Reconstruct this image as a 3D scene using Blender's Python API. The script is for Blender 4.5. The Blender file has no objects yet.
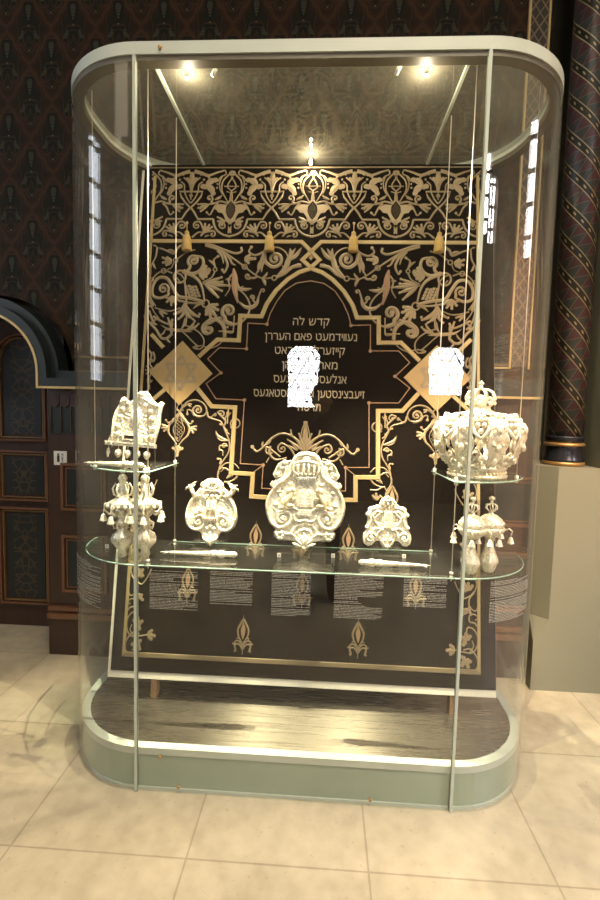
import bpy, math, random
import numpy as np
from mathutils import Vector, Matrix
from mathutils.geometry import tessellate_polygon
random.seed(7)
PI = math.pi
scene = bpy.context.scene
COL = scene.collection

# ------------------------------------------------------------------ camera
CAMP = (9.54e-2, -1.8172, 1.6179); PITCH, YAW, ROLL, FPX = -7.7e-2, -5.08e-2, 2.48e-2, 463.25
def cam_axes():
    cy, sy = math.cos(YAW), math.sin(YAW); cp, sp = math.cos(PITCH), math.sin(PITCH); cr, sr = math.cos(ROLL), math.sin(ROLL)
    f = Vector((sy*cp, cy*cp, sp)); r = Vector((cy, -sy, 0)); u = r.cross(f)
    return r*cr + u*sr, -r*sr + u*cr, f
RX, UX, FX = cam_axes()
cd = bpy.data.cameras.new('camera'); cam = bpy.data.objects.new('camera', cd); COL.objects.link(cam)
cd.sensor_fit = 'VERTICAL'; cd.sensor_height = 36.0; cd.lens = FPX/900*36.0
m = Matrix((RX, UX, -FX)).transposed().to_4x4(); m.translation = Vector(CAMP); cam.matrix_world = m
cd.clip_start = 0.02
scene.camera = cam

# ------------------------------------------------------------------ mesh builder
class MB:
    def __init__(s): s.v = []; s.f = []; s.sm = []
    def add(s, vs, fs, smooth=False):
        o = len(s.v); s.v += [tuple(map(float, p)) for p in vs]
        for f in fs: s.f.append([i+o for i in f]); s.sm.append(smooth)
        return s
    def box(s, x0, x1, y0, y1, z0, z1):
        vs = [(x, y, z) for z in (z0, z1) for y in (y0, y1) for x in (x0, x1)]
        return s.add(vs, [(0,2,3,1),(4,5,7,6),(0,1,5,4),(2,6,7,3),(0,4,6,2),(1,3,7,5)])
    def tube(s, pts, r, n=8, cap=True):
        pts = [Vector(p) for p in pts]; k = len(pts)
        rs = r if isinstance(r, (list, tuple)) else [r]*k
        vs = []; prev = None
        for i, p in enumerate(pts):
            t = (pts[min(i+1, k-1)] - pts[max(i-1, 0)])
            t = t.normalized() if t.length > 1e-9 else Vector((0, 0, 1))
            if prev is None:
                a = Vector((0, 0, 1)) if abs(t.z) < .9 else Vector((1, 0, 0)); x = t.cross(a).normalized()
            else:
                x = (prev - t*prev.dot(t)); x = x.normalized() if x.length > 1e-6 else t.orthogonal().normalized()
            prev = x; y = t.cross(x)
            for j in range(n):
                a = 2*PI*j/n; vs.append(p + (x*math.cos(a) + y*math.sin(a))*rs[i])
        fs = [(i*n+j, i*n+(j+1) % n, (i+1)*n+(j+1) % n, (i+1)*n+j) for i in range(k-1) for j in range(n)]
        if cap: fs += [tuple(range(n))[::-1], tuple(range((k-1)*n, k*n))]
        return s.add(vs, fs, True)
    def lathe(s, prof, n=24, c=(0, 0, 0), wav=None):
        vs = []
        for i, (r, z) in enumerate(prof):
            for j in range(n):
                a = 2*PI*j/n; rr = r*(1 + (wav(a, i) if wav else 0)); vs.append((c[0]+rr*math.cos(a), c[1]+rr*math.sin(a), c[2]+z))
        k = len(prof)
        fs = [(i*n+j, i*n+(j+1) % n, (i+1)*n+(j+1) % n, (i+1)*n+j) for i in range(k-1) for j in range(n)]
        fs += [tuple(range(n))[::-1], tuple(range((k-1)*n, k*n))]
        return s.add(vs, fs, True)
    def ball(s, c, r, nu=10, nv=6, sc=(1, 1, 1)):
        vs = [(c[0], c[1], c[2]-r*sc[2])]
        for i in range(1, nv):
            ph = -PI/2 + PI*i/nv
            for j in range(nu):
                a = 2*PI*j/nu; vs.append((c[0]+r*sc[0]*math.cos(ph)*math.cos(a), c[1]+r*sc[1]*math.cos(ph)*math.sin(a), c[2]+r*sc[2]*math.sin(ph)))
        vs.append((c[0], c[1], c[2]+r*sc[2])); L = len(vs)-1
        fs = [(0, 1+(j+1) % nu, 1+j) for j in range(nu)]
        for i in range(nv-2):
            for j in range(nu):
                a = 1+i*nu+j; b = 1+i*nu+(j+1) % nu; fs.append((a, b, b+nu, a+nu))
        fs += [(L, 1+(nv-2)*nu+j, 1+(nv-2)*nu+(j+1) % nu) for j in range(nu)]
        return s.add(vs, fs, True)
    def prism(s, pts, mp, h0, h1, smooth=False):
        """polygon pts in 2-D, mp(a,b,h)->3-D, from height h0 to h1"""
        n = len(pts); vs = [mp(a, b, h0) for a, b in pts] + [mp(a, b, h1) for a, b in pts]
        tri = tessellate_polygon([[Vector((a, b, 0)) for a, b in pts]])
        fs = [tuple(t) for t in tri] + [tuple(i+n for i in t)[::-1] for t in tri]
        fs += [(i, (i+1) % n, n+(i+1) % n, n+i) for i in range(n)]
        return s.add(vs, fs, smooth)
    def ring(s, outer, inner, z0, z1, closed=True):
        """band between two matching outlines (lists of x,y), z0..z1"""
        n = len(outer); vs = [(x, y, z) for z in (z0, z1) for L in (outer, inner) for x, y in L]
        fs = []
        for i in range(n if closed else n-1):
            j = (i+1) % n
            fs += [(i, j, 2*n+j, 2*n+i), (n+i, 3*n+i, 3*n+j, n+j), (i, n+i, n+j, j), (2*n+i, 2*n+j, 3*n+j, 3*n+i)]
        if not closed: fs += [(0, 2*n, 3*n, n), (n-1, 2*n-1, 4*n-1, 3*n-1)]
        return s.add(vs, fs)
    def clusters(s, eps=.0005):
        n = len(s.v); par = list(range(n))
        def fd(a):
            while par[a] != a: par[a] = par[par[a]]; a = par[a]
            return a
        for f in s.f:
            r = fd(f[0])
            for i in f[1:]: par[fd(i)] = r
        V = np.array(s.v); rt = np.array([fd(i) for i in range(n)]); ids = sorted(set(rt.tolist()))
        bb = [(V[rt == i].min(0)-eps, V[rt == i].max(0)+eps) for i in ids]; g = list(range(len(ids)))
        def fg(a):
            while g[a] != a: a = g[a]
            return a
        for i in range(len(ids)):
            for j in range(i):
                if (bb[i][0] <= bb[j][1]).all() and (bb[j][0] <= bb[i][1]).all(): g[fg(i)] = fg(j)
        look = {d: fg(k) for k, d in enumerate(ids)}; out = {}
        for f, sm in zip(s.f, s.sm):
            k = look[rt[f[0]]]; m_, mp = out.setdefault(k, (MB(), {}))
            for i in f:
                if i not in mp: mp[i] = len(m_.v); m_.v.append(s.v[i])
            m_.f.append([mp[i] for i in f]); m_.sm.append(sm)
        return [m_ for m_, _ in out.values()]
    def build(s, name, mat, parent=None, loc=None, fixn=True, split=False):
        if split:
            return [c.build(name, mat, parent, loc, fixn) for c in s.clusters()][0]
        me = bpy.data.meshes.new(name); me.from_pydata(s.v, [], s.f)
        me.polygons.foreach_set('use_smooth', s.sm)
        if fixn:
            import bmesh
            b = bmesh.new(); b.from_mesh(me); bmesh.ops.recalc_face_normals(b, faces=b.faces); b.to_mesh(me); b.free()
        me.materials.append(mat); me.update()
        o = bpy.data.objects.new(name, me); COL.objects.link(o)
        if parent: o.parent = parent
        if loc: o.location = loc
        return o
def tag(o, label=None, cat=None, group=None, kind=None):
    if label: o['label'] = label
    if cat: o['category'] = cat
    if group: o['group'] = group
    if kind: o['kind'] = kind
    return o
def thing(name, label, cat, loc=(0, 0, 0), rot=(0, 0, 0), group=None):
    o = bpy.data.objects.new(name, None); COL.objects.link(o); o.location = loc; o.rotation_euler = rot
    o.empty_display_size = .05
    return tag(o, label, cat, group)
def copy_tree(o, parent=None):
    c = o.copy(); COL.objects.link(c)
    if parent: c.parent = parent
    for ch in list(o.children): copy_tree(ch, c)
    return c
def cr(pts, n=8):
    """Catmull-Rom through points"""
    P = [np.array(p, float) for p in pts]
    if len(P) < 3: return [P[0] + (P[-1]-P[0])*i/n for i in range(n+1)]
    P = [2*P[0]-P[1]] + P + [2*P[-1]-P[-2]]; out = []
    for i in range(1, len(P)-2):
        a, b, c, d = P[i-1:i+3]
        for k in range(n):
            t = k/n; out.append(.5*((2*b)+(c-a)*t+(2*a-5*b+4*c-d)*t*t+(3*b-a-3*c+d)*t**3))
    out.append(P[-2]); return out

# ------------------------------------------------------------------ materials
class NN:
    """small arithmetic wrapper over shader nodes"""
    def __init__(s, nt, sock): s.nt = nt; s.k = sock
    def _m(s, op, *a):
        n = s.nt.nodes.new('ShaderNodeMath'); n.operation = op
        for i, x in enumerate((s,)+a):
            if isinstance(x, NN): s.nt.links.new(x.k, n.inputs[i])
            else: n.inputs[i].default_value = x
        return NN(s.nt, n.outputs[0])
    def __add__(s, o): return s._m('ADD', o)
    def __sub__(s, o): return s._m('SUBTRACT', o)
    def __mul__(s, o): return s._m('MULTIPLY', o)
    def __truediv__(s, o): return s._m('DIVIDE', o)
    def abs(s): return s._m('ABSOLUTE')
    def fract(s): return s._m('FRACT')
    def floor(s): return s._m('FLOOR')
    def sin(s): return s._m('SINE')
    def lt(s, o): return s._m('LESS_THAN', o)
    def gt(s, o): return s._m('GREATER_THAN', o)
    def mn(s, o): return s._m('MINIMUM', o)
    def mx(s, o): return s._m('MAXIMUM', o)
    def pw(s, o): return s._m('POWER', o)
    def sqrt(s): return s._m('SQRT')
def newmat(name):
    m = bpy.data.materials.new(name); m.use_nodes = True; nt = m.node_tree
    b = nt.nodes['Principled BSDF']; return m, nt, b
def xyz(nt, obj=False):
    if obj:
        t = nt.nodes.new('ShaderNodeTexCoord'); src = t.outputs['Object']
    else:
        t = nt.nodes.new('ShaderNodeNewGeometry'); src = t.outputs['Position']
    sp = nt.nodes.new('ShaderNodeSeparateXYZ'); nt.links.new(src, sp.inputs[0])
    return [NN(nt, sp.outputs[i]) for i in range(3)], src
def mixc(nt, fac, a, b):
    n = nt.nodes.new('ShaderNodeMix'); n.data_type = 'RGBA'
    nt.links.new(fac.k, n.inputs[0])
    for i, c in ((6, a), (7, b)):
        if isinstance(c, tuple): n.inputs[i].default_value = (*c, 1)
        else: nt.links.new(c, n.inputs[i])
    return n.outputs[2]
def noise(nt, src, scale, detail=3, vec_scale=None):
    n = nt.nodes.new('ShaderNodeTexNoise'); n.inputs['Scale'].default_value = scale; n.inputs['Detail'].default_value = detail
    if vec_scale:
        mp = nt.nodes.new('ShaderNodeMapping'); mp.inputs['Scale'].default_value = vec_scale
        nt.links.new(src, mp.inputs[0]); src = mp.outputs[0]
    nt.links.new(src, n.inputs['Vector']); return NN(nt, n.outputs['Fac'])
def simple(name, col, rough=.5, metal=0, noise_amt=.12, nscale=20, bump=0, coat=0, spec=None):
    m, nt, b = newmat(name); P, src = xyz(nt)
    f = noise(nt, src, nscale)
    c = mixc(nt, f, tuple(max(0, x*(1-noise_amt)) for x in col), tuple(x*(1+noise_amt) for x in col))
    nt.links.new(c, b.inputs['Base Color']); b.inputs['Roughness'].default_value = rough; b.inputs['Metallic'].default_value = metal
    b.inputs['Coat Weight'].default_value = coat
    if spec is not None: b.inputs['Specular IOR Level'].default_value = spec
    if bump:
        bn = nt.nodes.new('ShaderNodeBump'); bn.inputs['Strength'].default_value = bump; bn.inputs['Distance'].default_value = .003
        nt.links.new(noise(nt, src, nscale*6, 4).k, bn.inputs['Height']); nt.links.new(bn.outputs[0], b.inputs['Normal'])
    return m
def glass_mat(name, tint, f0=.05, dust=0.0, dustcol=(.8, .78, .7), fscale=.95):
    m = bpy.data.materials.new(name); m.use_nodes = True; nt = m.node_tree; nt.nodes.clear()
    out = nt.nodes.new('ShaderNodeOutputMaterial')
    g = nt.nodes.new('ShaderNodeNewGeometry')
    d = nt.nodes.new('ShaderNodeVectorMath'); d.operation = 'DOT_PRODUCT'
    nt.links.new(g.outputs['Incoming'], d.inputs[0]); nt.links.new(g.outputs['Normal'], d.inputs[1])
    c = NN(nt, d.outputs['Value']).abs()
    F = ((c*-1)+1).pw(5.0)*fscale + f0
    tr = nt.nodes.new('ShaderNodeBsdfTransparent'); tr.inputs[0].default_value = (*tint, 1)
    gl = nt.nodes.new('ShaderNodeBsdfGlossy'); gl.inputs['Roughness'].default_value = 0.0; gl.inputs[0].default_value = (1, 1, 1, 1)
    mx = nt.nodes.new('ShaderNodeMixShader'); nt.links.new(F.k, mx.inputs[0]); nt.links.new(tr.outputs[0], mx.inputs[1]); nt.links.new(gl.outputs[0], mx.inputs[2])
    last = mx
    if dust > 0:
        df = nt.nodes.new('ShaderNodeBsdfDiffuse'); df.inputs[0].default_value = (*dustcol, 1)
        tl = nt.nodes.new('ShaderNodeBsdfTranslucent'); tl.inputs[0].default_value = (*dustcol, 1)
        m2 = nt.nodes.new('ShaderNodeMixShader'); nt.links.new(df.outputs[0], m2.inputs[1]); nt.links.new(tl.outputs[0], m2.inputs[2])
        m3 = nt.nodes.new('ShaderNodeMixShader')
        n = noise(nt, g.outputs['Position'], 5, 5)
        f = n*(dust*1.2) + dust*.4
        nt.links.new(f.k, m3.inputs[0]); nt.links.new(mx.outputs[0], m3.inputs[1]); nt.links.new(m2.outputs[0], m3.inputs[2]); last = m3
    nt.links.new(last.outputs[0], out.inputs[0]); return m
def emit(name, col, s):
    m = bpy.data.materials.new(name); m.use_nodes = True; nt = m.node_tree; nt.nodes.clear()
    o = nt.nodes.new('ShaderNodeOutputMaterial'); e = nt.nodes.new('ShaderNodeEmission'); e.inputs[0].default_value = (*col, 1); e.inputs[1].default_value = s
    nt.links.new(e.outputs[0], o.inputs[0]); return m

M = {}
M['pane'] = glass_mat('clear_glass', (.975, .985, .975), .035, .002)
M['cap'] = glass_mat('curved_glass', (.97, .98, .965), .035, .018, (.85, .8, .72))
M['ceil'] = glass_mat('ceiling_glass', (.95, .96, .93), .04, .07, (.8, .75, .6))
M['shelf'] = glass_mat('shelf_glass', (.93, .98, .96), .05, .012)
M['acryl'] = glass_mat('acrylic', (.95, .96, .95), .06, .03)
M['edge'] = simple('glass_edge', (.34, .52, .44), .15, 0, .1, 8, coat=.5)
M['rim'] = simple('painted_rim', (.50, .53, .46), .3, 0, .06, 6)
M['under'] = simple('rim_underside', (.13, .115, .08), .5, 0, .1, 6)  # brownish reflection under the rim put into a dark colour
M['seam'] = simple('seam_seal', (.42, .46, .39), .35, 0, .05, 30)
M['white'] = simple('white_paint', (.75, .74, .68), .5, 0, .05, 40)
M['base'] = simple('frosted_base', (.30, .36, .28), .3, 0, .12, 3, coat=.4)
M['velvet'] = simple('black_velvet', (.007, .005, .004), .9, 0, .35, 60, bump=.4, spec=.03)
M['backing'] = simple('cream_backing', (.72, .67, .55), .8, 0, .06, 30, bump=.2)
M['wood_leg'] = simple('light_wood', (.42, .25, .12), .55, 0, .25, 25)
M['cable'] = simple('steel_cable', (.75, .68, .6), .3, .7, .1, 60)
M['decal'] = simple('white_print', (.58, .57, .5), .7, 0, .1, 80)
M['letters'] = simple('cream_lettering', (.42, .33, .22), .6, 0, .15, 150)
def silver_mat(name, col, metal, rough):
    m, nt, b = newmat(name); P, src = xyz(nt, True)
    v = nt.nodes.new('ShaderNodeTexVoronoi'); v.inputs['Scale'].default_value = 95; v.feature = 'SMOOTH_F1'
    nt.links.new(src, v.inputs['Vector'])
    hgt = NN(nt, v.outputs['Distance'])*.8 + noise(nt, src, 70, 4)*.7
    bn = nt.nodes.new('ShaderNodeBump'); bn.inputs['Strength'].default_value = .5; bn.inputs['Distance'].default_value = .0025
    nt.links.new(hgt.k, bn.inputs['Height']); nt.links.new(bn.outputs[0], b.inputs['Normal'])
    base = mixc(nt, noise(nt, src, 30, 3), col, tuple(c*.86 for c in col))
    v2 = nt.nodes.new('ShaderNodeTexVoronoi'); v2.inputs['Scale'].default_value = 62; v2.feature = 'DISTANCE_TO_EDGE'
    nt.links.new(src, v2.inputs['Vector'])
    crevice = NN(nt, v2.outputs['Distance']).lt(.07)*(noise(nt, src, 24, 3).gt(.47))  # tarnish lines that also paint dark crevices for relief contrast
    nt.links.new(mixc(nt, crevice*.7, base, (.42, .34, .2)), b.inputs['Base Color'])
    b.inputs['Metallic'].default_value = metal; b.inputs['Roughness'].default_value = rough; return m
M['silver'] = silver_mat('chased_silver', (.96, .90, .75), .35, .3)
M['gilt'] = simple('gilt_silver', (.95, .84, .56), .35, .3, .12, 60, bump=.3)
M['dark'] = simple('dark_opening', (.05, .035, .015), .8)
M['fringe'] = simple('gold_fringe', (.46, .3, .09), .7, 0, .35, 120, bump=.5)
M['satin'] = simple('gold_satin', (.33, .22, .09), .5, 0, .12, 14)
M['starstitch'] = simple('dull_gold_stitch', (.25, .185, .11), .6, 0, .1, 40)
M['bordergold'] = None
def gold_thread(name, col, col2, stitch=True):
    m, nt, b = newmat(name); P, src = xyz(nt); f = noise(nt, src, 9, 3)
    c = mixc(nt, f, col, col2)
    st = ((P[0]+P[2])*420).sin()*.5+.5
    c2 = mixc(nt, st*.35, c, tuple(x*.5 for x in col))
    nt.links.new(c2, b.inputs['Base Color']); b.inputs['Roughness'].default_value = .55; b.inputs['Sheen Weight'].default_value = .15
    b.inputs['Metallic'].default_value = .15
    return m
M['emb'] = gold_thread('embroidery_gold', (.24, .175, .095), (.36, .27, .155))
M['border'] = gold_thread('border_gold', (.34, .235, .095), (.44, .33, .155))
M['pinkgold'] = gold_thread('copper_thread', (.28, .15, .08), (.35, .2, .11))
M['heart'] = gold_thread('fleur_heart_thread', (.30, .18, .09), (.38, .24, .13))
M['fleur'] = gold_thread('fleur_gold', (.19, .135, .07), (.26, .19, .1))
# brushed plate
def plate_mat():
    m, nt, b = newmat('brushed_steel'); P, src = xyz(nt)
    f = noise(nt, src, 1.0, 6, (3, 90, 1)); g = noise(nt, src, 3.0, 4)
    c = mixc(nt, f*.6+g*.4, (.22, .19, .15), (.42, .37, .30))
    nt.links.new(c, b.inputs['Base Color']); b.inputs['Metallic'].default_value = .9
    nt.links.new((f*.12+.22).k, b.inputs['Roughness']); b.inputs['Anisotropic'].default_value = .93
    t = nt.nodes.new('ShaderNodeCombineXYZ'); t.inputs[1].default_value = 1
    nt.links.new(t.outputs[0], b.inputs['Tangent'])
    return m
M['plate'] = plate_mat()
# floor
def floor_mat():
    m, nt, b = newmat('limestone_floor'); P, src = xyz(nt)
    S = .6585
    a = (P[0] + (.36+10*S))/S; q = (P[1] + (.277+20*S))/S
    da = ((a.fract()-.5).abs()*-1+.5)*S; dq = ((q.fract()-.5).abs()*-1+.5)*S
    n1 = noise(nt, src, 2.2, 6); n2 = noise(nt, src, 14, 6)
    cell = ((a.floor()*12.989+q.floor()*78.233).sin()*43758.5).fract()
    base = mixc(nt, (n1-.5)*1.5+(n2-.5)*1.0+.5, (.27, .225, .145), (.54, .46, .325))
    base = mixc(nt, cell*.4, base, (.40, .35, .26))
    pits = (noise(nt, src, 45, 3)).gt(.68)
    base = mixc(nt, pits*.35, base, (.25, .19, .12))
    j = (da.mn(dq) + (n2-.5)*.004).lt(.0035)
    base = mixc(nt, j*.5, base, (.17, .13, .085))
    nt.links.new(base, b.inputs['Base Color']); nt.links.new((n2*.25+.33).k, b.inputs['Roughness'])
    bn = nt.nodes.new('ShaderNodeBump'); bn.inputs['Strength'].default_value = .35; bn.inputs['Distance'].default_value = .004
    h = n2*.5+n1*.8-j*1.0; nt.links.new(h.k, bn.inputs['Height']); nt.links.new(bn.outputs[0], b.inputs['Normal'])
    return m
M['floor'] = floor_mat()
# wallpaper with ogee lattice and feather motif
def wallpaper():
    m, nt, b = newmat('painted_wall_pattern'); P, src = xyz(nt)
    A, B = .285, .435
    x = P[0] + .1; z = P[2] + .17
    n = noise(nt, src, 6, 4)
    a = x/A; c = z/B
    wob = (c*4*PI).sin()*.0; 
    w1 = ((a-c)*6*PI).sin()*.022; w2 = ((a+c)*6*PI).sin()*.022
    p = a+c+20+w1; q = a-c+20+w2
    fp = p.fract(); fq = q.fract()
    ep = (fp-.5).abs()*-1+.5; eq = (fq-.5).abs()*-1+.5
    e = ep.mn(eq)
    lx = ((fp-.5)+(fq-.5))*.5; ly = ((fp-.5)-(fq-.5))*.5
    X = lx*A; Y = ly*B; ax = X.abs()
    def ell(cx, cy, rx, ry, rot=0.0):
        ux = (ax-cx); uy = (Y-cy); cs, sn = math.cos(rot), math.sin(rot)
        U = ux*cs+uy*sn; V = uy*cs-ux*sn
        return ((U/rx)*(U/rx)+(V/ry)*(V/ry)).sqrt()
    body = mixc(nt, n, (.014, .013, .008), (.028, .023, .013))
    red = mixc(nt, (e).lt(.16)*.8, body, (.036, .019, .011))
    dk = ell(0, .1, .034, .062).lt(1).mx(ell(.045, -.035, .022, .05, .5).lt(1)).mx(ell(0, -.02, .05, .03).lt(1))
    c1 = mixc(nt, dk*.85, red, (.012, .014, .011))
    # concentric scroll lines
    s1 = ((ell(0, .02, .075, .15)-1).abs()).lt(.035); s2 = ((ell(.03, -.04, .03, .065, .45)-1).abs()).lt(.09); s3 = ((ell(0, -.06, .04, .05)-1).abs()).lt(.07)
    c2 = mixc(nt, s1.mx(s2).mx(s3)*.7, c1, (.07, .042, .022))
    stripe = ((Y*520).sin()).gt(-.1)
    fe = ell(0, .1, .016, .042).lt(1).mx(ell(.046, -.03, .011, .03, .5).lt(1))
    c3 = mixc(nt, fe*.9, c2, (.038, .045, .032)); c3 = mixc(nt, fe*stripe*.8, c3, (.085, .088, .058))
    dots = ell(0, .03, .005, .005).lt(1).mx(ell(0, -.115, .005, .005).lt(1))
    c4 = mixc(nt, dots, c3, (.16, .15, .10))
    ln = e.lt(.028)*e.gt(.012); ln2 = e.lt(.07)*e.gt(.062)
    c5 = mixc(nt, ln.mx(ln2*.5), c4, (.115, .062, .028))
    hs = nt.nodes.new('ShaderNodeMix'); hs.data_type = 'RGBA'; hs.blend_type = 'MULTIPLY'; hs.inputs[0].default_value = 1
    nt.links.new(c5, hs.inputs[6]); hs.inputs[7].default_value = (.66, .60, .50, 1)
    nt.links.new(hs.outputs[2], b.inputs['Base Color']); b.inputs['Roughness'].default_value = .75; b.inputs['Specular IOR Level'].default_value = .2
    return m
M['wallp'] = wallpaper()
def wood(name, c0, c1, rough=.4):
    m, nt, b = newmat(name); P, src = xyz(nt); f = noise(nt, src, 1.5, 5, (18, 18, 2)); 
    nt.links.new(mixc(nt, f, c0, c1), b.inputs['Base Color']); b.inputs['Roughness'].default_value = rough; return m
M['wood'] = wood('dark_brown_wood', (.028, .013, .008), (.058, .028, .016))
M['woodlit'] = wood('lit_moulding', (.12, .05, .025), (.19, .085, .04))  # orange light on the mouldings put into the wood colour
M['greenblack'] = simple('green_black_paint', (.014, .020, .018), .4, 0, .3, 12)
M['goldline'] = simple('gilt_line', (.62, .45, .2), .4, .3, .1, 30)
M['dullgold'] = simple('dull_gilt_line', (.2, .12, .05), .5, .2, .2, 30)
def panel_mat():
    m, nt, b = newmat('painted_door_panel'); P, src = xyz(nt)
    cx = (P[0] + 2.045).abs()
    v = nt.nodes.new('ShaderNodeTexVoronoi'); v.feature = 'DISTANCE_TO_EDGE'; v.inputs['Scale'].default_value = 16
    cb = nt.nodes.new('ShaderNodeCombineXYZ'); nt.links.new(cx.k, cb.inputs[0]); nt.links.new(P[2].k, cb.inputs[2]); nt.links.new(cb.outputs[0], v.inputs['Vector'])
    e = NN(nt, v.outputs['Distance']).lt(.06)*cx.lt(.085)
    nt.links.new(mixc(nt, e*.8, (.013, .017, .017), (.07, .045, .02)), b.inputs['Base Color']); b.inputs['Roughness'].default_value = .4
    return m
M['panel'] = panel_mat()
def border_mat():
    m, nt, b = newmat('painted_border_strip'); P, src = xyz(nt)
    x = (P[0]-1.29).abs(); z = (P[2]/.16).fract()
    d = ((z-.5).abs()*.11 - x).abs().lt(.006); d2 = (((z-.5).abs()*-.11+.055) - x).abs().lt(.004)
    n = noise(nt, src, 30, 3)
    c = mixc(nt, n, (.02, .02, .014), (.05, .04, .025)); c = mixc(nt, d.mx(d2)*.9, c, (.22, .15, .08))
    nt.links.new(c, b.inputs['Base Color']); return m
M['strip'] = border_mat()
M['olive'] = simple('olive_grey_paint', (.21, .205, .14), .55, 0, .05, 4)
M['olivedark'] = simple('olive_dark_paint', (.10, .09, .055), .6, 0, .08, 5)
def column_mat():
    m, nt, b = newmat('painted_column'); P, src = xyz(nt, True)
    ang = NN(nt, P[1].k)._m('ARCTAN2', P[0])
    s = (P[2]/.76 + ang/(2*PI))*4; f = (s+10).fract()
    band = f.lt(.34)
    edge = (f-.02).abs().lt(.022).mx((f-.32).abs().lt(.022))
    # dots along band
    t = (ang*(15/(2*PI))).fract()
    dd = (((t-.5)*.042)*((t-.5)*.042) + ((f-.17)*.195)*((f-.17)*.195)).sqrt()
    dots = dd.lt(.0075)
    tri = ((P[2]/.085 - ang*.8).fract()-.5).abs().lt((((f-.34)/.66)*.5))
    tl = ((((P[2]/.085 - ang*.8).fract()-.5).abs()-(((f-.34)/.66)*.5)).abs()).lt(.035)
    n = noise(nt, src, 25, 3)
    c = mixc(nt, n, (.016, .02, .02), (.035, .04, .036))
    c = mixc(nt, tri*.75*((band*-1)+1), c, (.065, .014, .018)); c = mixc(nt, tl*((band*-1)+1)*.6, c, (.12, .10, .075))
    c = mixc(nt, band, c, (.012, .011, .008)); c = mixc(nt, dots*band, c, (.35, .27, .13)); c = mixc(nt, edge, c, (.30, .24, .13))
    nt.links.new(c, b.inputs['Base Color']); b.inputs['Roughness'].default_value = .38
    return m
M['column'] = column_mat()
M['bronze'] = simple('blue_black_bronze', (.03, .032, .04), .25, .5, .2, 20)
M['gildring'] = simple('gilded_ring', (.42, .25, .09), .35, .6, .15, 20)
M['plaster'] = simple('hall_wall_paint', (.085, .065, .045), .8, 0, .2, 2)
M['warmwall'] = simple('warm_hall_wall', (.42, .28, .2), .8, 0, .2, 2)  # warm brightness put into the unseen wall's colour, reflected as haze in curved glass
M['cloth'] = simple('dark_clothes', (.012, .012, .015), .9, 0, .2, 30)
M['skin'] = simple('skin', (.35, .2, .14), .6)

# ------------------------------------------------------------------ setting
def struct(name, mb, mat, parent=None, label=None):
    o = mb.build(name, mat, parent)
    if not parent: o['kind'] = 'structure'
    if label: o['label'] = label
    return o
WY = 1.16       # painted wall plane
XL, XR, YF, ZC = -5.0, 5.6, -7.0, 7.0
struct('floor', MB().box(XL-.2, XR+.2, YF-.2, 1.6, -.1, 0), M['floor'], label='worn beige limestone floor of large square slabs')
struct('ceiling', MB().box(XL-.2, XR+.2, YF-.2, 1.6, ZC, ZC+.1), M['plaster'])
# back wall above the panelling, with arched opening at far left: wall pieces
DX, DZ, DR = -2.05, 1.84, .37      # door arch centre and radius
wb = MB()
wb.box(-1.60, 1.37, WY, WY+.1, 1.70, ZC)
arc = [(DX+.50*math.cos(a), DZ+.50*math.sin(a)) for a in np.linspace(PI, 0, 25)]
poly = [(XL-.2, 1.70), (DX-.45, 1.70), (DX-.50, DZ)] + arc[1:-1] + [(DX+.50, DZ), (-1.60, 1.70), (-1.60, ZC), (XL-.2, ZC)]
wb.prism([(x, z) for x, z in poly], lambda a, b, h: (a, h, b), WY, WY+.1)
struct('wall_back', wb, M['wallp'], label='dark brown wall painted with lozenge lattice and feather motifs')
struct('wall_behind_door', MB().box(XL-.2, 1.4, 1.46, 1.56, 0, 2.6), M['wood'])
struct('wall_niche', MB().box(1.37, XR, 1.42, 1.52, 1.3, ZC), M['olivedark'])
# front wall with horseshoe windows, side walls with tall windows
def wall_with_holes(name, w0, w1, holes, mapf, mat=None):
    """strips between rectangular holes (u0,u1,z0,z1) sorted along u"""
    mb = MB(); u = w0
    def bx(a, b, c, d):
        p0 = mapf(a, 0, c); p1 = mapf(b, .12, d)
        mb.box(min(p0[0], p1[0]), max(p0[0], p1[0]), min(p0[1], p1[1]), max(p0[1], p1[1]), c, d)
    for (a, b, c, d) in sorted(holes):
        bx(u, a, 0, ZC); bx(a, b, 0, c); bx(a, b, d, ZC); u = b
    bx(u, w1, 0, ZC)
    return struct(name, mb, mat or M['plaster'])
fm = lambda u, d, z: (u, YF-d, z)
lm = lambda u, d, z: (XL-d, u, z)
rm = lambda u, d, z: (XR+d, u, z)
WIN_F = [(-.66, .0, 1.73, 2.93), (1.98, 2.69, 2.02, 2.95), (3.05, 3.5, 5.0, 6.5), (4.55, 4.8, 5.0, 6.3)]
WIN_L = [(-1.75, -.15, 1.95, 4.9), (-4.6, -3.6, 1.6, 4.9)]
WIN_R = [(-1.25, -.75, 3.7, 5.5), (-4.1, -3.85, 3.3, 5.2)]
wall_with_holes('wall_front', XL, XR, WIN_F, fm)
wall_with_holes('wall_left', YF, 1.6, WIN_L, lm)
wall_with_holes('wall_right', YF, 1.6, WIN_R, rm, M['warmwall'])
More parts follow.
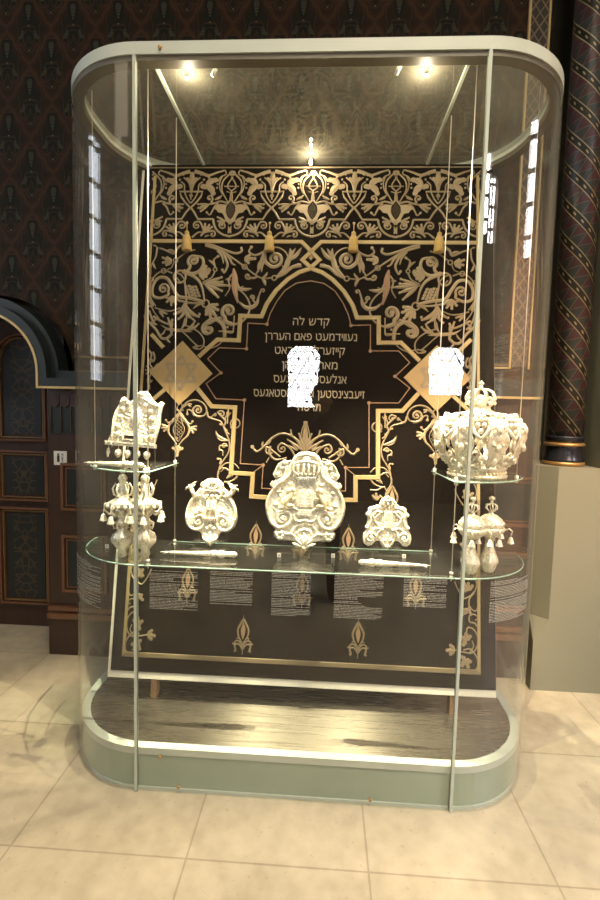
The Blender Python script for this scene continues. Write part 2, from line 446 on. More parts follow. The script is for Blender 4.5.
def lattice_window(idx, hole, mapf, emat, horseshoe=False, tri=False):
    a, b, c, d = hole
    fr = MB()
    def quad(p0, p1, wd, dep0, dep1):
        v = np.array(p1)-np.array(p0); L = np.linalg.norm(v)
        if L < 1e-6: return
        nn = np.array([-v[1], v[0]])/L*wd/2
        pts = [tuple(np.array(p0)+nn), tuple(np.array(p0)-nn), tuple(np.array(p1)-nn), tuple(np.array(p1)+nn)]
        fr.prism(pts, lambda u, z, h: mapf(u, h, z), dep0, dep1)
    cx = (a+b)/2; R = (b-a)/2
    if tri:
        k = .155
        for i in range(-30, 30):
            for s in (1, -1):
                # line z = s*1.73*(u-cx) + i*k*1.73
                p = []
                for u in (a, b):
                    p.append((u, c+s*1.73*(u-cx)+i*k*1.73))
                (u0, z0), (u1, z1) = p
                if max(z0, z1) < c or min(z0, z1) > d: continue
                def cl(u_a, z_a, u_b, z_b):
                    if z_a < c: u_a += (c-z_a)*(u_b-u_a)/(z_b-z_a); z_a = c
                    if z_a > d: u_a += (d-z_a)*(u_b-u_a)/(z_b-z_a); z_a = d
                    return u_a, z_a
                q0 = cl(u0, z0, u1, z1); q1 = cl(u1, z1, u0, z0); quad(q0, q1, .011, .05, .065)
        z = c
        while z < d: quad((a, z), (b, z), .010, .05, .065); z += k*1.73/2
    else:
        z = c + .3
        while z < d-.1: quad((a, z), (b, z), .05, .03, .07); z += .42
        for i in range(1, 4): u = a+(b-a)*i/4; quad((u, c), (u, d), .02, .03, .06)
    for p0, p1 in (((a, c), (b, c)), ((a, d), (b, d)), ((a, c), (a, d)), ((b, c), (b, d))): quad(p0, p1, .05, .0, .1)
    fo = fr.build('window_%d' % idx, M['wood']); fo['kind'] = 'structure'
    if horseshoe:   # spandrel plate with a horseshoe opening
        zc = d-R
        for s in (-1, 1):
            r = R
            arcp = [(cx+s*r*math.cos(t), zc+r*math.sin(t)) for t in np.linspace(-.55, PI/2, 20)]
            xi = cx+s*(R*math.cos(.55))
            pts = [(cx+s*(R+.02), d+.02), (cx+s*(R+.02), c-.02), (xi, c-.02)] + arcp + [(cx, d+.02)]
            mb = MB().prism(pts, lambda u, z, h: mapf(u, h, z), .015, .04)
            mb.build('spandrel', M['plaster'], fo)
    pm = MB(); p0 = mapf(a, .085, c); p1 = mapf(b, .095, d)
    pm.box(min(p0[0], p1[0]), max(p0[0], p1[0]), min(p0[1], p1[1]), max(p0[1], p1[1]), c, d)
    pm.build('daylit_pane', emat, fo)
E_KEY = emit('daylight_front', (.96, .98, 1.0), 22)
E_L = emit('daylight_left', (.84, .90, 1.0), 5)
E_R = emit('daylight_right', (1.0, .96, .98), 16)
E_S = emit('daylight_slit', (1.0, .97, .93), 45)
k = 1
for h in WIN_F[:2]: lattice_window(k, h, fm, E_KEY, True, True); k += 1
for h in WIN_F[2:]: lattice_window(k, h, fm, E_S); k += 1
for h in WIN_L: lattice_window(k, h, lm, E_L); k += 1
for h in WIN_R: lattice_window(k, h, rm, E_R); k += 1

# arch moulding around the door and the cornice to its right
def arch_path(R, z_h, x_end):
    p = [(DX-R, z_h)] + [(DX+R*math.cos(a), DZ+R*math.sin(a)) for a in np.linspace(PI, 0, 33)] + [(DX+R, z_h), (x_end, z_h)]
    return p
def moulding(path, w, y0, y1, off=0.0):
    mb = MB(); n = len(path); L, Rr = [], []
    for i, p in enumerate(path):
        a = np.array(path[max(i-1, 0)]); b = np.array(path[min(i+1, n-1)]); c = np.array(p)
        d1 = c-a if i > 0 else b-c; d2 = b-c if i < n-1 else c-a
        n1 = np.array([-d1[1], d1[0]])/np.linalg.norm(d1); n2 = np.array([-d2[1], d2[0]])/np.linalg.norm(d2)
        mm = n1+n2; mm = mm/ (mm@n1) if mm@n1 > .2 else n1
        L.append(c+mm*(off)); Rr.append(c+mm*(off+w))
    vs = []
    for y in (y0, y1):
        for q in (L, Rr): vs += [(x, y, z) for x, z in q]
    fs = []
    for i in range(n-1):
        j = i+1; fs += [(i, j, n+j, n+i), (2*n+i, 3*n+i, 3*n+j, 2*n+j), (i, 2*n+i, 2*n+j, j), (n+i, n+j, 3*n+j, 3*n+i)]
    fs += [(0, n, 3*n, 2*n), (n-1, 3*n-1, 4*n-1, 2*n-1)]
    mb.add(vs, fs); return mb
path = arch_path(.36, 1.745, 1.36)
tr = struct('trim_1', moulding(path, .05, .99, 1.17, .008), M['greenblack'], label='green black arched moulding running into the panelling cornice')
moulding(path, .05, 1.04, 1.17, .058).build('outer_moulding', M['greenblack'], tr)
moulding(path, .014, .985, 1.0, -.006).build('gilt_line', M['goldline'], tr, split=True)
# panelled wainscot right of the door, behind the case, as far as the pier
WX0, WX1, PY = -1.672, 1.37, 1.06
wn = struct('wall_wainscot', MB().box(WX0, WX1, PY, PY+.12, 0, 1.745).box(WX0-.0, WX0+.05, PY+.1, 1.46, 0, 1.745), M['wood'], label='dark wooden panelling with framed panels')
MB().box(WX0, WX1, PY-.02, PY, 0, .25).build('plinth_board', M['wood'], wn)
MB().box(WX0, WX1, PY-.04, PY, .25, .285).box(WX0, WX1, PY-.03, PY, .30, .325).build('base_moulding', M['woodlit'], wn)
for zz in (1.95, 1.855):
    MB().box(WX0+.13, 1.24, WY-.008, WY, zz, zz+.012).build('dull_gilt_line', M['dullgold'], wn, split=True)
# lambrequin frieze
MB().box(WX0+.02, WX1, PY-.008, PY, 1.46, 1.70).build('frieze_board', M['greenblack'], wn)
sc = MB(); x = WX0+.03
while x < WX1-.06:
    pts = [(x, 1.70), (x+.0, 1.655)] + [(x+.03+.03*math.cos(a), 1.655-.03*math.sin(a)) for a in np.linspace(PI, 0, 9)][1:-1] + [(x+.06, 1.655), (x+.06, 1.70)]
    sc.prism(pts, lambda a, b, h: (a, h, b), PY-.02, PY-.008)
    sc.box(x-.004, x+.004, PY-.016, PY-.006, 1.47, 1.66)
    x += .066
sc.build('lambrequin', M['wood'], wn)
def frame(mb, x0, x1, z0, z1, w, y0, y1):
    mb.box(x0, x1, y0, y1, z0, z0+w).box(x0, x1, y0, y1, z1-w, z1).box(x0, x0+w, y0, y1, z0+w, z1-w).box(x1-w, x1, y0, y1, z0+w, z1-w)
for (z0, z1) in ((.96, 1.27), (.42, .80)):
    x = -1.585
    while x < 1.2:
        wdt = .30
        f = MB(); frame(f, x, x+wdt, z0, z1, .018, PY-.014, PY); frame(f, x+.03, x+wdt-.03, z0+.03, z1-.03, .008, PY-.008, PY)
        f.build('panel_frame', M['woodlit'], wn)
        MB().box(x+.04, x+wdt-.04, PY-.004, PY, z0+.04, z1-.04).build('panel', M['greenblack'], wn)
        x += .385
# painted vertical border strip at right
st = struct('trim_2', MB().box(1.235, 1.345, WY-.006, WY, 1.945, ZC), M['strip'], label='painted lozenge border strip between gilt lines')
MB().box(1.225, 1.237, WY-.016, WY, 1.93, ZC).box(1.34, 1.35, WY-.016, WY, 1.93, ZC).box(1.0, 1.225, WY-.012, WY, 1.93, 1.942).build('gilt_line', M['goldline'], st, split=True)
# door
DY = 1.38
dr = struct('door_1', MB().box(-2.52, WX0, DY, DY+.05, 0, 2.35), M['wood'], label='dark wooden door with painted panels under the arch')
def panel(pts_outer, shrink, nm):
    pass
def arch_panel(x0, x1, z0, z1, arched):
    cx = (x0+x1)/2; R = (x1-x0)/2
    def outl(o):
        if arched:
            return [(x0+o, z0+o)] + [(cx+(R-o)*math.cos(a), z1-R+(R-o)*math.sin(a)) for a in np.linspace(PI, 0, 21)] + [(x1-o, z0+o)]
        return [(x0+o, z0+o), (x0+o, z1-o), (x1-o, z1-o), (x1-o, z0+o)]
    def rg(o1, o2, y0, y1, mat, nm):
        A, B = outl(o1), outl(o2); n = len(A)
        vs = [(x, y, z) for y in (y0, y1) for L in (A, B) for x, z in L]; fs = []
        for i in range(n):
            j = (i+1) % n; fs += [(i, j, n+j, n+i), (2*n+i, 3*n+i, 3*n+j, 2*n+j), (i, 2*n+i, 2*n+j, j), (n+i, n+j, 3*n+j, 3*n+i)]
        MB().add(vs, fs).build(nm, mat, dr)
    rg(0, .012, DY-.03, DY, M['woodlit'], 'panel_moulding'); rg(.022, .03, DY-.018, DY, M['dullgold'], 'inner_gilt_line')
    MB().prism(outl(.045), lambda a, b, h: (a, h, b), DY-.006, DY).build('painted_panel', M['panel'], dr)
arch_panel(-2.225, -1.865, 1.38, 2.13, True)
arch_panel(-2.225, -1.855, .95, 1.31, False)
arch_panel(-2.225, -1.855, .19, .90, False)
MB().box(-1.80, -1.745, DY-.05, DY-.03, 1.135, 1.15).box(-1.755, -1.74, DY-.04, DY, 1.13, 1.155).build('door_handle', M['cable'], dr)
struct('trim_3', MB().box(-2.6, WX0, 1.2, DY, -.001, .018), M['floor'], label='stone threshold slab of the door')
# safety sign
sg = thing('sign', 'small white pictogram sign on wooden panelling beside the door', 'sign', (-1.587, PY-.001, 1.30))
MB().box(-.042, .042, -.006, 0, -.045, .045).build('plate', M['white'], sg)
sy = MB().box(-.02, -.004, -.0075, -.005, -.025, .018).box(-.018, -.006, -.0075, -.005, .02, .03)
for i in range(5): sy.box(.009, .013+.006*((i*7) % 3)/2, -.0075, -.005, -.028+i*.012, -.021+i*.012); sy.box(.016, .021, -.0075, -.005, -.024+i*.012, -.019+i*.012)
sy.build('pictogram', M['greenblack'], sg)
# right pier with chamfered corner and painted column on it
pr = thing('stone_pier', 'olive grey painted pier base with chamfered corner right of the case', 'pier', (1.376, .92, 0))
prf = lambda ch: [(0, 0+ch), (ch*.95, 0), (1.2, 0), (1.2, .5), (0, .5)]
MB().prism([(0, .0), (1.2, 0), (1.2, .5), (0, .5)], lambda a, b, h: (a, b, h), 0, .30).build('lower_block', M['olive'], pr)
c1 = .082
mbp = MB(); bot = [(0, .0001), (.0001, 0), (1.2, 0), (1.2, .5), (0, .5)]; top = [(0, c1), (c1, 0), (1.2, 0), (1.2, .5), (0, .5)]
vs = [(x, y, .30) for x, y in bot]+[(x, y, .44) for x, y in top]+[(x, y, 1.35) for x, y in top]
fs = [tuple(range(5))[::-1], tuple(range(10, 15))]
for L in (0, 5): fs += [(L+i, L+(i+1) % 5, L+5+(i+1) % 5, L+5+i) for i in range(5)]
mbp.add(vs, fs).build('chamfered_shaft', M['olive'], pr)
MB().box(.325, 1.2, 0, .5, 1.352, ZC).build('upper_pier', M['olive'], pr)
cl = thing('painted_column', 'round column with spiral dotted gilt bands on the olive pier', 'column', (1.56, 1.085, 1.352))
MB().lathe([(.1, .175), (.1, 2), (.1, ZC-1.352)], 48).build('shaft', M['column'], cl)
MB().lathe([(.112, .022), (.108, .035), (.098, .06), (.096, .1), (.1, .115)], 32).build('base_drum', M['bronze'], cl)
MB().lathe([(.113, 0), (.118, .008), (.116, .02), (.11, .022)], 32).build('lower_gilt_ring', M['gildring'], cl)
MB().lathe([(.102, .113), (.112, .12), (.112, .128), (.102, .136)], 32).build('upper_gilt_ring', M['gildring'], cl)
MB().lathe([(.102, .136), (.104, .16), (.108, .165), (.104, .176)], 32).build('neck', M['bronze'], cl)

# ------------------------------------------------------------------ the display case
W, Rc, D, H = .66, .414, .93, 3.0
def outline(o=0.0, n=18, wx=W, r=Rc, d=D):
    rr = r-o; pts = []
    for cx, cy, a0 in ((wx, r, -PI/2), (wx, d-r, 0), (-wx, d-r, PI/2), (-wx, r, PI)):
        pts += [(cx+rr*math.cos(a0+PI/2*i/n), cy+rr*math.sin(a0+PI/2*i/n)) for i in range(n+1)]
    return pts
def cap_line(side, o, n=18, full=True):
    pts = outline(o, n); N = n+1
    seg = pts[:2*N] if side > 0 else pts[2*N:]
    return seg
case = thing('display_case', 'tall rounded glass display case standing on the stone floor', 'display case', (0, 0, 0))
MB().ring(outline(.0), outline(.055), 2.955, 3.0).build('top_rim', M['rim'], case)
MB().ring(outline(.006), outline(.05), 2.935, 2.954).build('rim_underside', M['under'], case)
MB().prism(outline(.057), lambda a, b, h: (a, b, h), 2.972, 2.986).build('ceiling_pane', M['ceil'], case)
MB().box(-W+.006, W-.006, .0, .011, .002, 2.934).build('front_pane', M['pane'], case)
MB().box(-W+.006, W-.006, D-.011, D, .002, 2.934).build('back_pane', M['pane'], case)
for s in (1, -1):
    MB().ring(cap_line(s, 0, 24), cap_line(s, .011, 24), .002, 2.934, closed=False).build('curved_pane', M['cap'], case)
    MB().box(s*W-.006, s*W+.006, -.003, .014, .002, 2.955).build('seam_strip', M['seam'], case)
    MB().box(s*W-.006, s*W+.006, D-.014, D+.003, .002, 2.955).build('seam_strip', M['seam'], case)
    MB().box(s*.605-.006, s*.605+.006, .057, D-.06, 2.960, 2.972).build('ceiling_joint', M['seam'], case)
MB().prism(outline(.018), lambda a, b, h: (a, b, h), .012, .16).build('base_body', M['base'], case)
MB().ring(outline(.013), outline(.05), .16, .19).build('base_ledge', M['rim'], case)
MB().ring(outline(.012), outline(.04), 0, .014).build('foot_strip', M['rim'], case)
MB().prism(outline(.051), lambda a, b, h: (a, b, h), .161, .186).build('base_plate', M['plate'], case)
for x, z in ((-.555, .165), (-.475, .035), (.33, .035), (-.56, 2.975)):
    MB().lathe([(.007, -.004), (.007, .004), (.005, .006)], 12).build('screw', M['gildring'], case, (x, -.003, z)).rotation_euler = (PI/2, 0, 0)
lampm = emit('lamp_face', (1, .86, .62), 60)
SPOTS = [(-.49, .105, 0), (-.372, .10, 1), (.348, .10, 1), (.452, .105, 0), (-.015, .74, 0)]
for x, y, off in SPOTS:
    g = MB().tube([(0, 0, 0), (0, 0, -.03)], .0085, 12).build('spotlight', M['white'], case, (x, y, 2.970))
    if off: g.rotation_euler = (.0, .45 if x < 0 else .45, 0)
    else: MB().ball((0, 0, -.032), .006).build('lamp', lampm, g)
# printed captions on the glass (rows of tiny characters)
def text_block(mapf, u0, u1, z0, z1, seed, hrow=.0026, sp=.0063):
    rnd = random.Random(seed); mb = MB(); z = z1
    while z > z0:
        if rnd.random() < .12: z -= sp*.7
        u = u0; end = u1 if rnd.random() > .3 else u0+(u1-u0)*rnd.uniform(.45, .95)
        while u < end:
            for _ in range(rnd.randint(2, 9)):
                cw = rnd.choice((.0012, .0018, .0022))
                hh = hrow*rnd.choice((.7, .7, .7, 1.0))
                if u+cw > end: break
                vs = [mapf(u, z), mapf(u+cw, z), mapf(u+cw, z+hh), mapf(u, z+hh)]
                mb.add(vs, [(0, 1, 2, 3)]); u += cw+.0007
            u += .0022
        z -= sp
    return mb
fmap = lambda u, z: (u, -.0006, z)
for i, (a, b, z0, z1) in enumerate(((-.60, -.40, .805, .965), (-.35, -.175, .835, .972), (-.098, .06, .797, .98), (.155, .35, .80, .99), (.43, .60, .86, .993))):
    text_block(fmap, a, b, z0, z1, 20+i).build('printed_caption', M['decal'], case, fixn=False)
def capmap(side, a_mid):
    def f(u, z):
        a = a_mid + u/Rc*side; r = Rc+.0008
        return (side*(W+r*math.sin(a)) , Rc-r*math.cos(a), z)
    return f
def capblock(side, a0, width, z0, z1, seed):
    def f(u, z):
        a = a0 + (u/Rc)*1.0 if side > 0 else a0 - (u/Rc)
        r = Rc+.0008
        return (side*(W) + side*r*math.sin(a), Rc-r*math.cos(a), z)
    text_block(f, 0, width, z0, z1, seed).build('printed_caption', M['decal'], case, fixn=False)
capblock(-1, 1.05, .27, .78, .97, 31)
capblock(1, .28, .24, .80, .975, 32)
def backcap(side, a0, width, z0, z1, seed, rows=True):
    def f(u, z):
        a = a0 + (u/Rc)*side; r = Rc+.0008
        return (side*W + side*r*math.sin(a), D-Rc-r*math.cos(a), z)
    return text_block(f, 0, width, z0, z1, seed)
for z0, z1, sd in ((1.97, 2.06, 41), (1.86, 1.95, 42), (1.77, 1.84, 43)):
    backcap(1, 1.75, .34, z0, z1, sd).build('printed_caption', M['decal'], case, fixn=False)
    backcap(-1, 1.75, .16, z0+.03, z1+.03, sd+5).build('printed_caption', M['decal'], case, fixn=False)

# ------------------------------------------------------------------ the curtain
T0 = Vector((0, .34, .325)); T1 = Vector((0, .793, 2.967)); TT = (T1-T0); VL = TT.length; TT.normalize(); NF = Vector((0, -TT.z, TT.y))
UH = .935
cur = thing('ark_curtain', 'black velvet curtain with gold embroidery hung on a leaning board inside the case', 'curtain', tuple(T0))
def cp(u, v, h=0.0): return Vector((u, 0, 0)) + TT*v + NF*h
def slab(u0, u1, v0, v1, h0, h1):
    return MB().prism([(u0, v0), (u1, v0), (u1, v1), (u0, v1)], cp, h0, h1)
slab(-.944, .95, -.03, VL-.02, -.022, -.004).build('backing_board', M['backing'], cur)
slab(-.928, .948, 0.005, VL-.004, -.004, .0).build('velvet', M['velvet'], cur)
for x in (-.72, .755):
    b = MB(); b.prism([(x-.014, -.028), (x+.014, -.028), (x+.014, .5), (x-.014, .5)], cp, -.05, -.023)
    b.add([(x-.014, .02, -.139+.0), (x+.014, .02, -.139), (x+.014, .075, -.139), (x-.014, .075, -.139), (x-.014, .03, -.0), (x+.014, .03, -.0), (x+.014, .09, .0), (x-.014, .09, .0)], [(0,1,2,3),(4,7,6,5),(0,4,5,1),(1,5,6,2),(2,6,7,3),(3,7,4,0)])
    b.build('support_foot', M['wood_leg'], cur)

def uv(px, py):
    d = RX*((px-300)/FPX) + UX*((450-py)/FPX) + FX; C = Vector(CAMP); n = NF
    s = ((T0-C).dot(n))/d.dot(n); P = C+d*s - T0
    return (P.x, P.dot(TT))
MPP = .0057
class Emb:
    """collects embroidery strokes given in a local frame; mirror/repeat when building"""
    def __init__(s): s.st = []; s.pl = []
    def frame(s, ox, oy, k): s.o = (ox, oy, k); return s
    def P(s, p): ox, oy, k = s.o; return uv(ox+p[0]/k, oy+p[1]/k)
    def C(s, pts, w0, w1=None, prof='lin', bulb=0, smooth=True, n=6):
        w1 = w0 if w1 is None else w1; k = s.o[2]
        q = [s.P(p) for p in (cr(pts, n) if smooth and len(pts) > 2 else pts)]
        m = len(q); ws = []
        for i in range(m):
            t = i/(m-1)
            w = w0+(w1-w0)*t
            if prof == 'leaf': w = max(w0, w1)*math.sin(PI*min(1, max(0.02, t*.95+.04)))**.7
            if prof == 'curl': w = w0*(.25+.75*math.sin(PI*min(1, t*1.0+.05)))+w1*t
            ws.append(w/k*MPP)
        s.st.append((q, ws))
        if bulb: s.blob(pts[-1], bulb)
        return s
    def blob(s, c, r):
        k = s.o[2]; q = s.P(c); rr = r/k*MPP
        s.pl.append([(q[0]+rr*math.cos(a), q[1]+rr*math.sin(a)) for a in np.linspace(0, 2*PI, 13)[:-1]]); return s
    def spiral(s, c, r, a0, turns, w, w1=None, pre=(), sq=.18):
        """spiral in screen coordinates; a0 degrees (0=right, 90=down); turns signed"""
        n = int(abs(turns)*14)+2; pts = []
        for i in range(n):
            t = i/(n-1); a = math.radians(a0)+turns*2*PI*t; rr = r*(1-t*(1-sq))
            pts.append((c[0]+rr*math.cos(a), c[1]+rr*math.sin(a)))
        allp = [tuple(p) for p in pre]+pts
        s.C(allp, w, w*.55 if w1 is None else w1, n=2 if not pre else 3); s.blob(pts[-1], w*.62); return s
    def fan(s, base, tips, w, bend=.0):
        for t in tips:
            mid = ((base[0]+t[0])/2 + bend*(t[1]-base[1]), (base[1]+t[1])/2 - bend*(t[0]-base[0]))
            s.C([base, mid, t], w, w, 'leaf'); s.blob((t[0]*.93+base[0]*.07, t[1]*.93+base[1]*.07), w*.38)
        return s
    def leaf(s, a, b, w, bend=.1): 
        mid = ((a[0]+b[0])/2 + bend*(b[1]-a[1]), (a[1]+b[1])/2 - bend*(b[0]-a[0])); s.C([a, mid, b], w, w, 'leaf'); return s
    def poly(s, pts, smooth=False):
        if smooth: pts = cr(list(pts)+[pts[0]], 5)[:-1]
        s.pl.append([s.P(p) for p in pts]); return s
    def ringo(s, c, r, w):
        s.C([(c[0]+r*math.cos(a), c[1]+r*math.sin(a)) for a in np.linspace(0, 2*PI, 13)], w, n=2); return s
HR = .0035
def ribbon(mb, q, ws, h, T=None, flat=False):
    q = [np.array(T(p) if T else p) for p in q]; m = len(q)
    if m < 2: return
    vs = []; c = 3 if not flat else 4
    for i in range(m):
        a = q[max(i-1, 0)]; b = q[min(i+1, m-1)]; d = b-a; L = np.linalg.norm(d)
        d = d/L if L > 1e-9 else np.array([1., 0]); nn = np.array([-d[1], d[0]])
        l = q[i]+nn*ws[i]/2; r = q[i]-nn*ws[i]/2
        if not flat: vs += [cp(*l, 0.0002), cp(*q[i], h), cp(*r, 0.0002)]
        else: vs += [cp(*l, 0.0002), cp(*(q[i]*.12+l*.88), h), cp(*(q[i]*.12+r*.88), h), cp(*r, .0002)]
    fs = [(i*c+j, (i+1)*c+j, (i+1)*c+j+1, i*c+j+1) for i in range(m-1) for j in range(c-1)]
    mb.add(vs, fs)
def emb_build(e, name, mat, transforms, h=HR, lim=None, parent=None, split=False):
    mb = MB()
    for T in transforms:
        for q, ws in e.st:
            if lim:
                runs = []; cur_ = []
                for p, w in zip(q, ws):
                    tp = T(p)
                    if abs(tp[0]) < lim: cur_.append((p, w))
                    else:
                        if len(cur_) > 1: runs.append(cur_)
                        cur_ = []
                if len(cur_) > 1: runs.append(cur_)
                for r_ in runs: ribbon(mb, [a for a, b in r_], [b for a, b in r_], h, T)
            else: ribbon(mb, q, ws, h, T)
        for pl in e.pl:
            tp = [T(p) for p in pl]
            if lim and max(abs(p[0]) for p in tp) > lim: continue
            mb.prism(tp, cp, .0002, h*.8)
    return mb.build(name, mat, parent or cur, split=split)
MIR = [lambda p: p, lambda p: (-p[0], p[1])]

# ---- frieze motif (half period), traced about a tassel axis
F = Emb().frame(310, 160, 6)
F.C([(258, 190), (330, 190), (318, 222), (290, 258), (258, 288)], 11, smooth=False)
F.C([(258, 288), (282, 318), (305, 358), (400, 358)], 12, smooth=False)
F.C([(400, 358), (406, 388), (424, 424), (462, 452), (515, 465)], 12)
F.C([(205+106, 105), (282, 130), (268, 160), (262, 195)], 9, 7)
F.C([(327, 130), (305, 150), (300, 190), (282, 230), (258, 262)], 8)
F.C([(258, 150), (258, 240)], 6, smooth=False).blob((258, 215), 11)
F.fan((258, 128), [(258, 78), (290, 113), (258, 155)], 26)
F.fan((350, 152), [(412, 118), (398, 205), (328, 160)], 38, .12).blob((335, 118), 6).blob((418, 168), 6).blob((420, 145), 5)
F.C([(275, 66), (320, 78), (360, 92), (420, 72), (460, 62)], 24, 8)
F.leaf((340, 80), (372, 116), 16).leaf((300, 72), (318, 95), 10)
F.C([(430, 70), (462, 60), (470, 85), (440, 100), (420, 130)], 8)
F.C([(515, 66), (480, 95), (452, 130), (448, 180), (470, 225), (492, 262)], 11, 7)
F.C([(448, 96), (432, 140), (442, 190), (470, 222)], 7)
F.ringo((515, 78), 12, 8)
F.C([(515, 100), (488, 140), (484, 165), (508, 190), (515, 235)], 8)
F.C([(475, 158), (555, 158)], 7, smooth=False)
F.C([(478, 190), (505, 200), (515, 215)], 7)
F.poly([(515, 222), (497, 240), (482, 272), (440, 268), (398, 292), (418, 302), (430, 318), (456, 322), (468, 342), (480, 372), (500, 385), (515, 392), (515, 372), (490, 345), (475, 310), (480, 280), (498, 255), (515, 240)])
F.C([(490, 262), (440, 250), (400, 264), (352, 272), (312, 300)], 12, 7)
F.spiral((372, 232), 24, 60, -.95, 12, pre=[(425, 258), (398, 262)])
F.fan((372, 268), [(298, 268), (300, 292), (318, 314)], 15)
F.C([(430, 262), (405, 285), (392, 310), (378, 332), (360, 318)], 12, 7, bulb=7)
F.fan((405, 240), [(450, 215), (442, 228)], 12)
F.spiral((462, 396), 26, -120, -1.15, 11, pre=[(515, 385), (490, 366)])
F.poly([(515, 398), (502, 420), (500, 436), (515, 448)])
F.fan((475, 372), [(425, 345), (428, 372), (445, 392)], 15)
F.spiral((300, 398), 24, -100, -1.1, 11, pre=[(345, 440), (335, 405), (318, 376)])
F.C([(272, 470), (310, 440), (345, 442)], 12, 8)
F.fan((345, 440), [(352, 385), (380, 392), (398, 405)], 17)
F.spiral((398, 452), 22, -90, .9, 11, pre=[(325, 462), (350, 440)])
F.leaf((350, 468), (382, 458), 10)
PER = .4415; cT = F.P((258, 200))[0]; cTb = F.P((258, 360))[0]
TR = []
for k_ in range(4):
    c0 = -.6625+k_*PER
    for s_ in (1, -1):
        TR.append(lambda p, c0=c0, s_=s_: (c0 + s_*((p[0]-.2135)*PER/.4415), p[1]))
emb_build(F, 'frieze_embroidery', M['emb'], TR, lim=.885)
# palmette net centres
pn = MB()
for c0 in (-.6625+.5*PER, -.6625+1.5*PER, -.6625+2.5*PER):
    v0 = F.P((515, 238))[1]; v1 = F.P((515, 372))[1]; hh = (v0-v1)/2; vc = (v0+v1)/2
    for sgn in (1, -1):
        for i in range(-3, 4):
            pts = []
            for t in np.linspace(-1, 1, 13):
                u = t*.03; v = vc + sgn*t*.045 + i*.019
                if abs(u)/.026 + abs((v-vc)/hh)**1.5 < 1: pts.append((u+c0, v))
            if len(pts) > 1: ribbon(pn, pts, [.0016]*len(pts), .0012)
pn.build('palmette_net', M['fleur'], cur, split=True)

# ---- main field, right half traced, mirrored
G = Emb().frame(320, 240, 6)
# spray from ring to apex
G.ringo((160, 232), 14, 8)
G.C([(150, 230), (100, 205), (55, 165), (0, 152)], 14, 22, 'lin').leaf((60, 165), (15, 140), 16)
G.C([(150, 228), (98, 175), (76, 110), (42, 50)], 30, 20, 'leaf').leaf((90, 130), (5, 45), 22).leaf((80, 110), (75, 50), 18)
G.C([(120, 205), (100, 180), (118, 155)], 9, 5).C([(140, 222), (118, 196), (112, 170)], 12, 6)
G.spiral((163, 118), 50, 40, 1.55, 22, 11, pre=[(230, 85), (222, 130)])
G.C([(100, 195), (80, 135), (98, 80), (150, 48), (215, 52)], 9)
G.C([(205, 40), (240, 78), (290, 96), (325, 75), (312, 48)], 16, 9, bulb=9)
G.C([(215, 60), (245, 110), (250, 165), (275, 215)], 14, 8).leaf((235, 110), (260, 200), 20).leaf((222, 120), (240, 200), 16)
G.C([(172, 232), (230, 236), (280, 214), (345, 168), (420, 118), (500, 72), (600, 42)], 8, 12)
G.spiral((322, 222), 22, 150, -.9, 13, pre=[(262, 222), (285, 236)])
G.leaf((235, 236), (203, 198), 14).leaf((235, 236), (210, 280), 18, -.1)
G.ringo((346, 168), 14, 8)
G.fan((350, 120), [(280, 118), (318, 96), (322, 145)], 22)
G.C([(375, 48), (372, 75), (410, 86), (480, 66), (560, 38), (600, 34)], 13, 16)
G.C([(402, 160), (425, 148), (445, 115), (500, 70)], 9, 16)
G.C([(498, 72), (470, 115), (452, 160), (470, 205), (482, 190)], 18, 9, bulb=8)
G.C([(520, 70), (490, 110), (478, 150)], 16, 6)
# bud
G.C([(410, 235), (385, 300), (345, 285)], 14, 6); G.leaf((392, 290), (292, 300), 20).leaf((385, 262), (350, 318), 14)
G.C([(420, 215), (440, 250), (430, 300), (455, 350)], 12, 6).leaf((425, 250), (460, 248), 12)
# S curl with small spiral
G.spiral((222, 312), 17, 30, -.8, 10, pre=[(262, 398), (248, 350), (240, 320)])
G.C([(248, 340), (256, 385), (285, 412), (330, 410), (360, 382)], 24, 10, 'leaf')
G.spiral((290, 352), 17, 120, 1.0, 11, pre=[(262, 388), (276, 375)])
G.C([(378, 305), (330, 342), (300, 395), (305, 455), (345, 505), (410, 522), (455, 500)], 8, 14)
G.spiral((425, 440), 46, 60, -1.25, 24, 12, pre=[(400, 520), (440, 505)])
G.C([(378, 330), (380, 360), (355, 398), (320, 415)], 7)
# fans
G.fan((590, 276), [(478, 232), (470, 262), (425, 285), (470, 320), (492, 362)], 20)
G.C([(600, 276), (520, 280), (420, 285)], 7)
G.ringo((574, 398), 22, 9)
G.fan((560, 412), [(498, 402), (490, 436), (500, 478), (535, 486), (566, 468)], 24)
G.ringo((528, 188), 11, 7)
G.C([(528, 178), (540, 130), (515, 108)], 12, 9, bulb=8).leaf((530, 170), (575, 130), 14)
G.C([(528, 198), (548, 238), (600, 268)], 9)
G.fan((600, 240), [(560, 190), (585, 165), (600, 160)], 24)
G.spiral((548, 556), 42, -60, .95, 20, 10, pre=[(442, 600), (448, 545), (480, 505), (530, 492)])
G.C([(390, 540), (395, 572), (432, 570)], 7); G.blob((428, 538), 7)
G.frame(400, 240, 6.667)
G.spiral((208, 150), 42, 60, -1.5, 20, 12, pre=[(270, 235), (225, 252), (180, 240), (158, 215), (150, 170), (190, 190)][:1]+[(240, 215)])
G.C([(275, 222), (215, 240), (165, 222), (138, 178), (150, 130), (200, 118)], 26, 16)
G.C([(280, 225), (205, 255), (160, 290), (132, 345), (112, 430)], 24, 10)
G.C([(122, 430), (210, 408), (300, 395), (345, 330), (390, 275), (450, 275), (485, 330), (480, 395), (430, 412), (380, 395)], 22, 18)
G.spiral((408, 348), 40, 150, 1.4, 16, 10, pre=[(395, 405), (370, 385)])
G.C([(110, 442), (210, 440), (300, 425), (390, 408)], 12, 14)
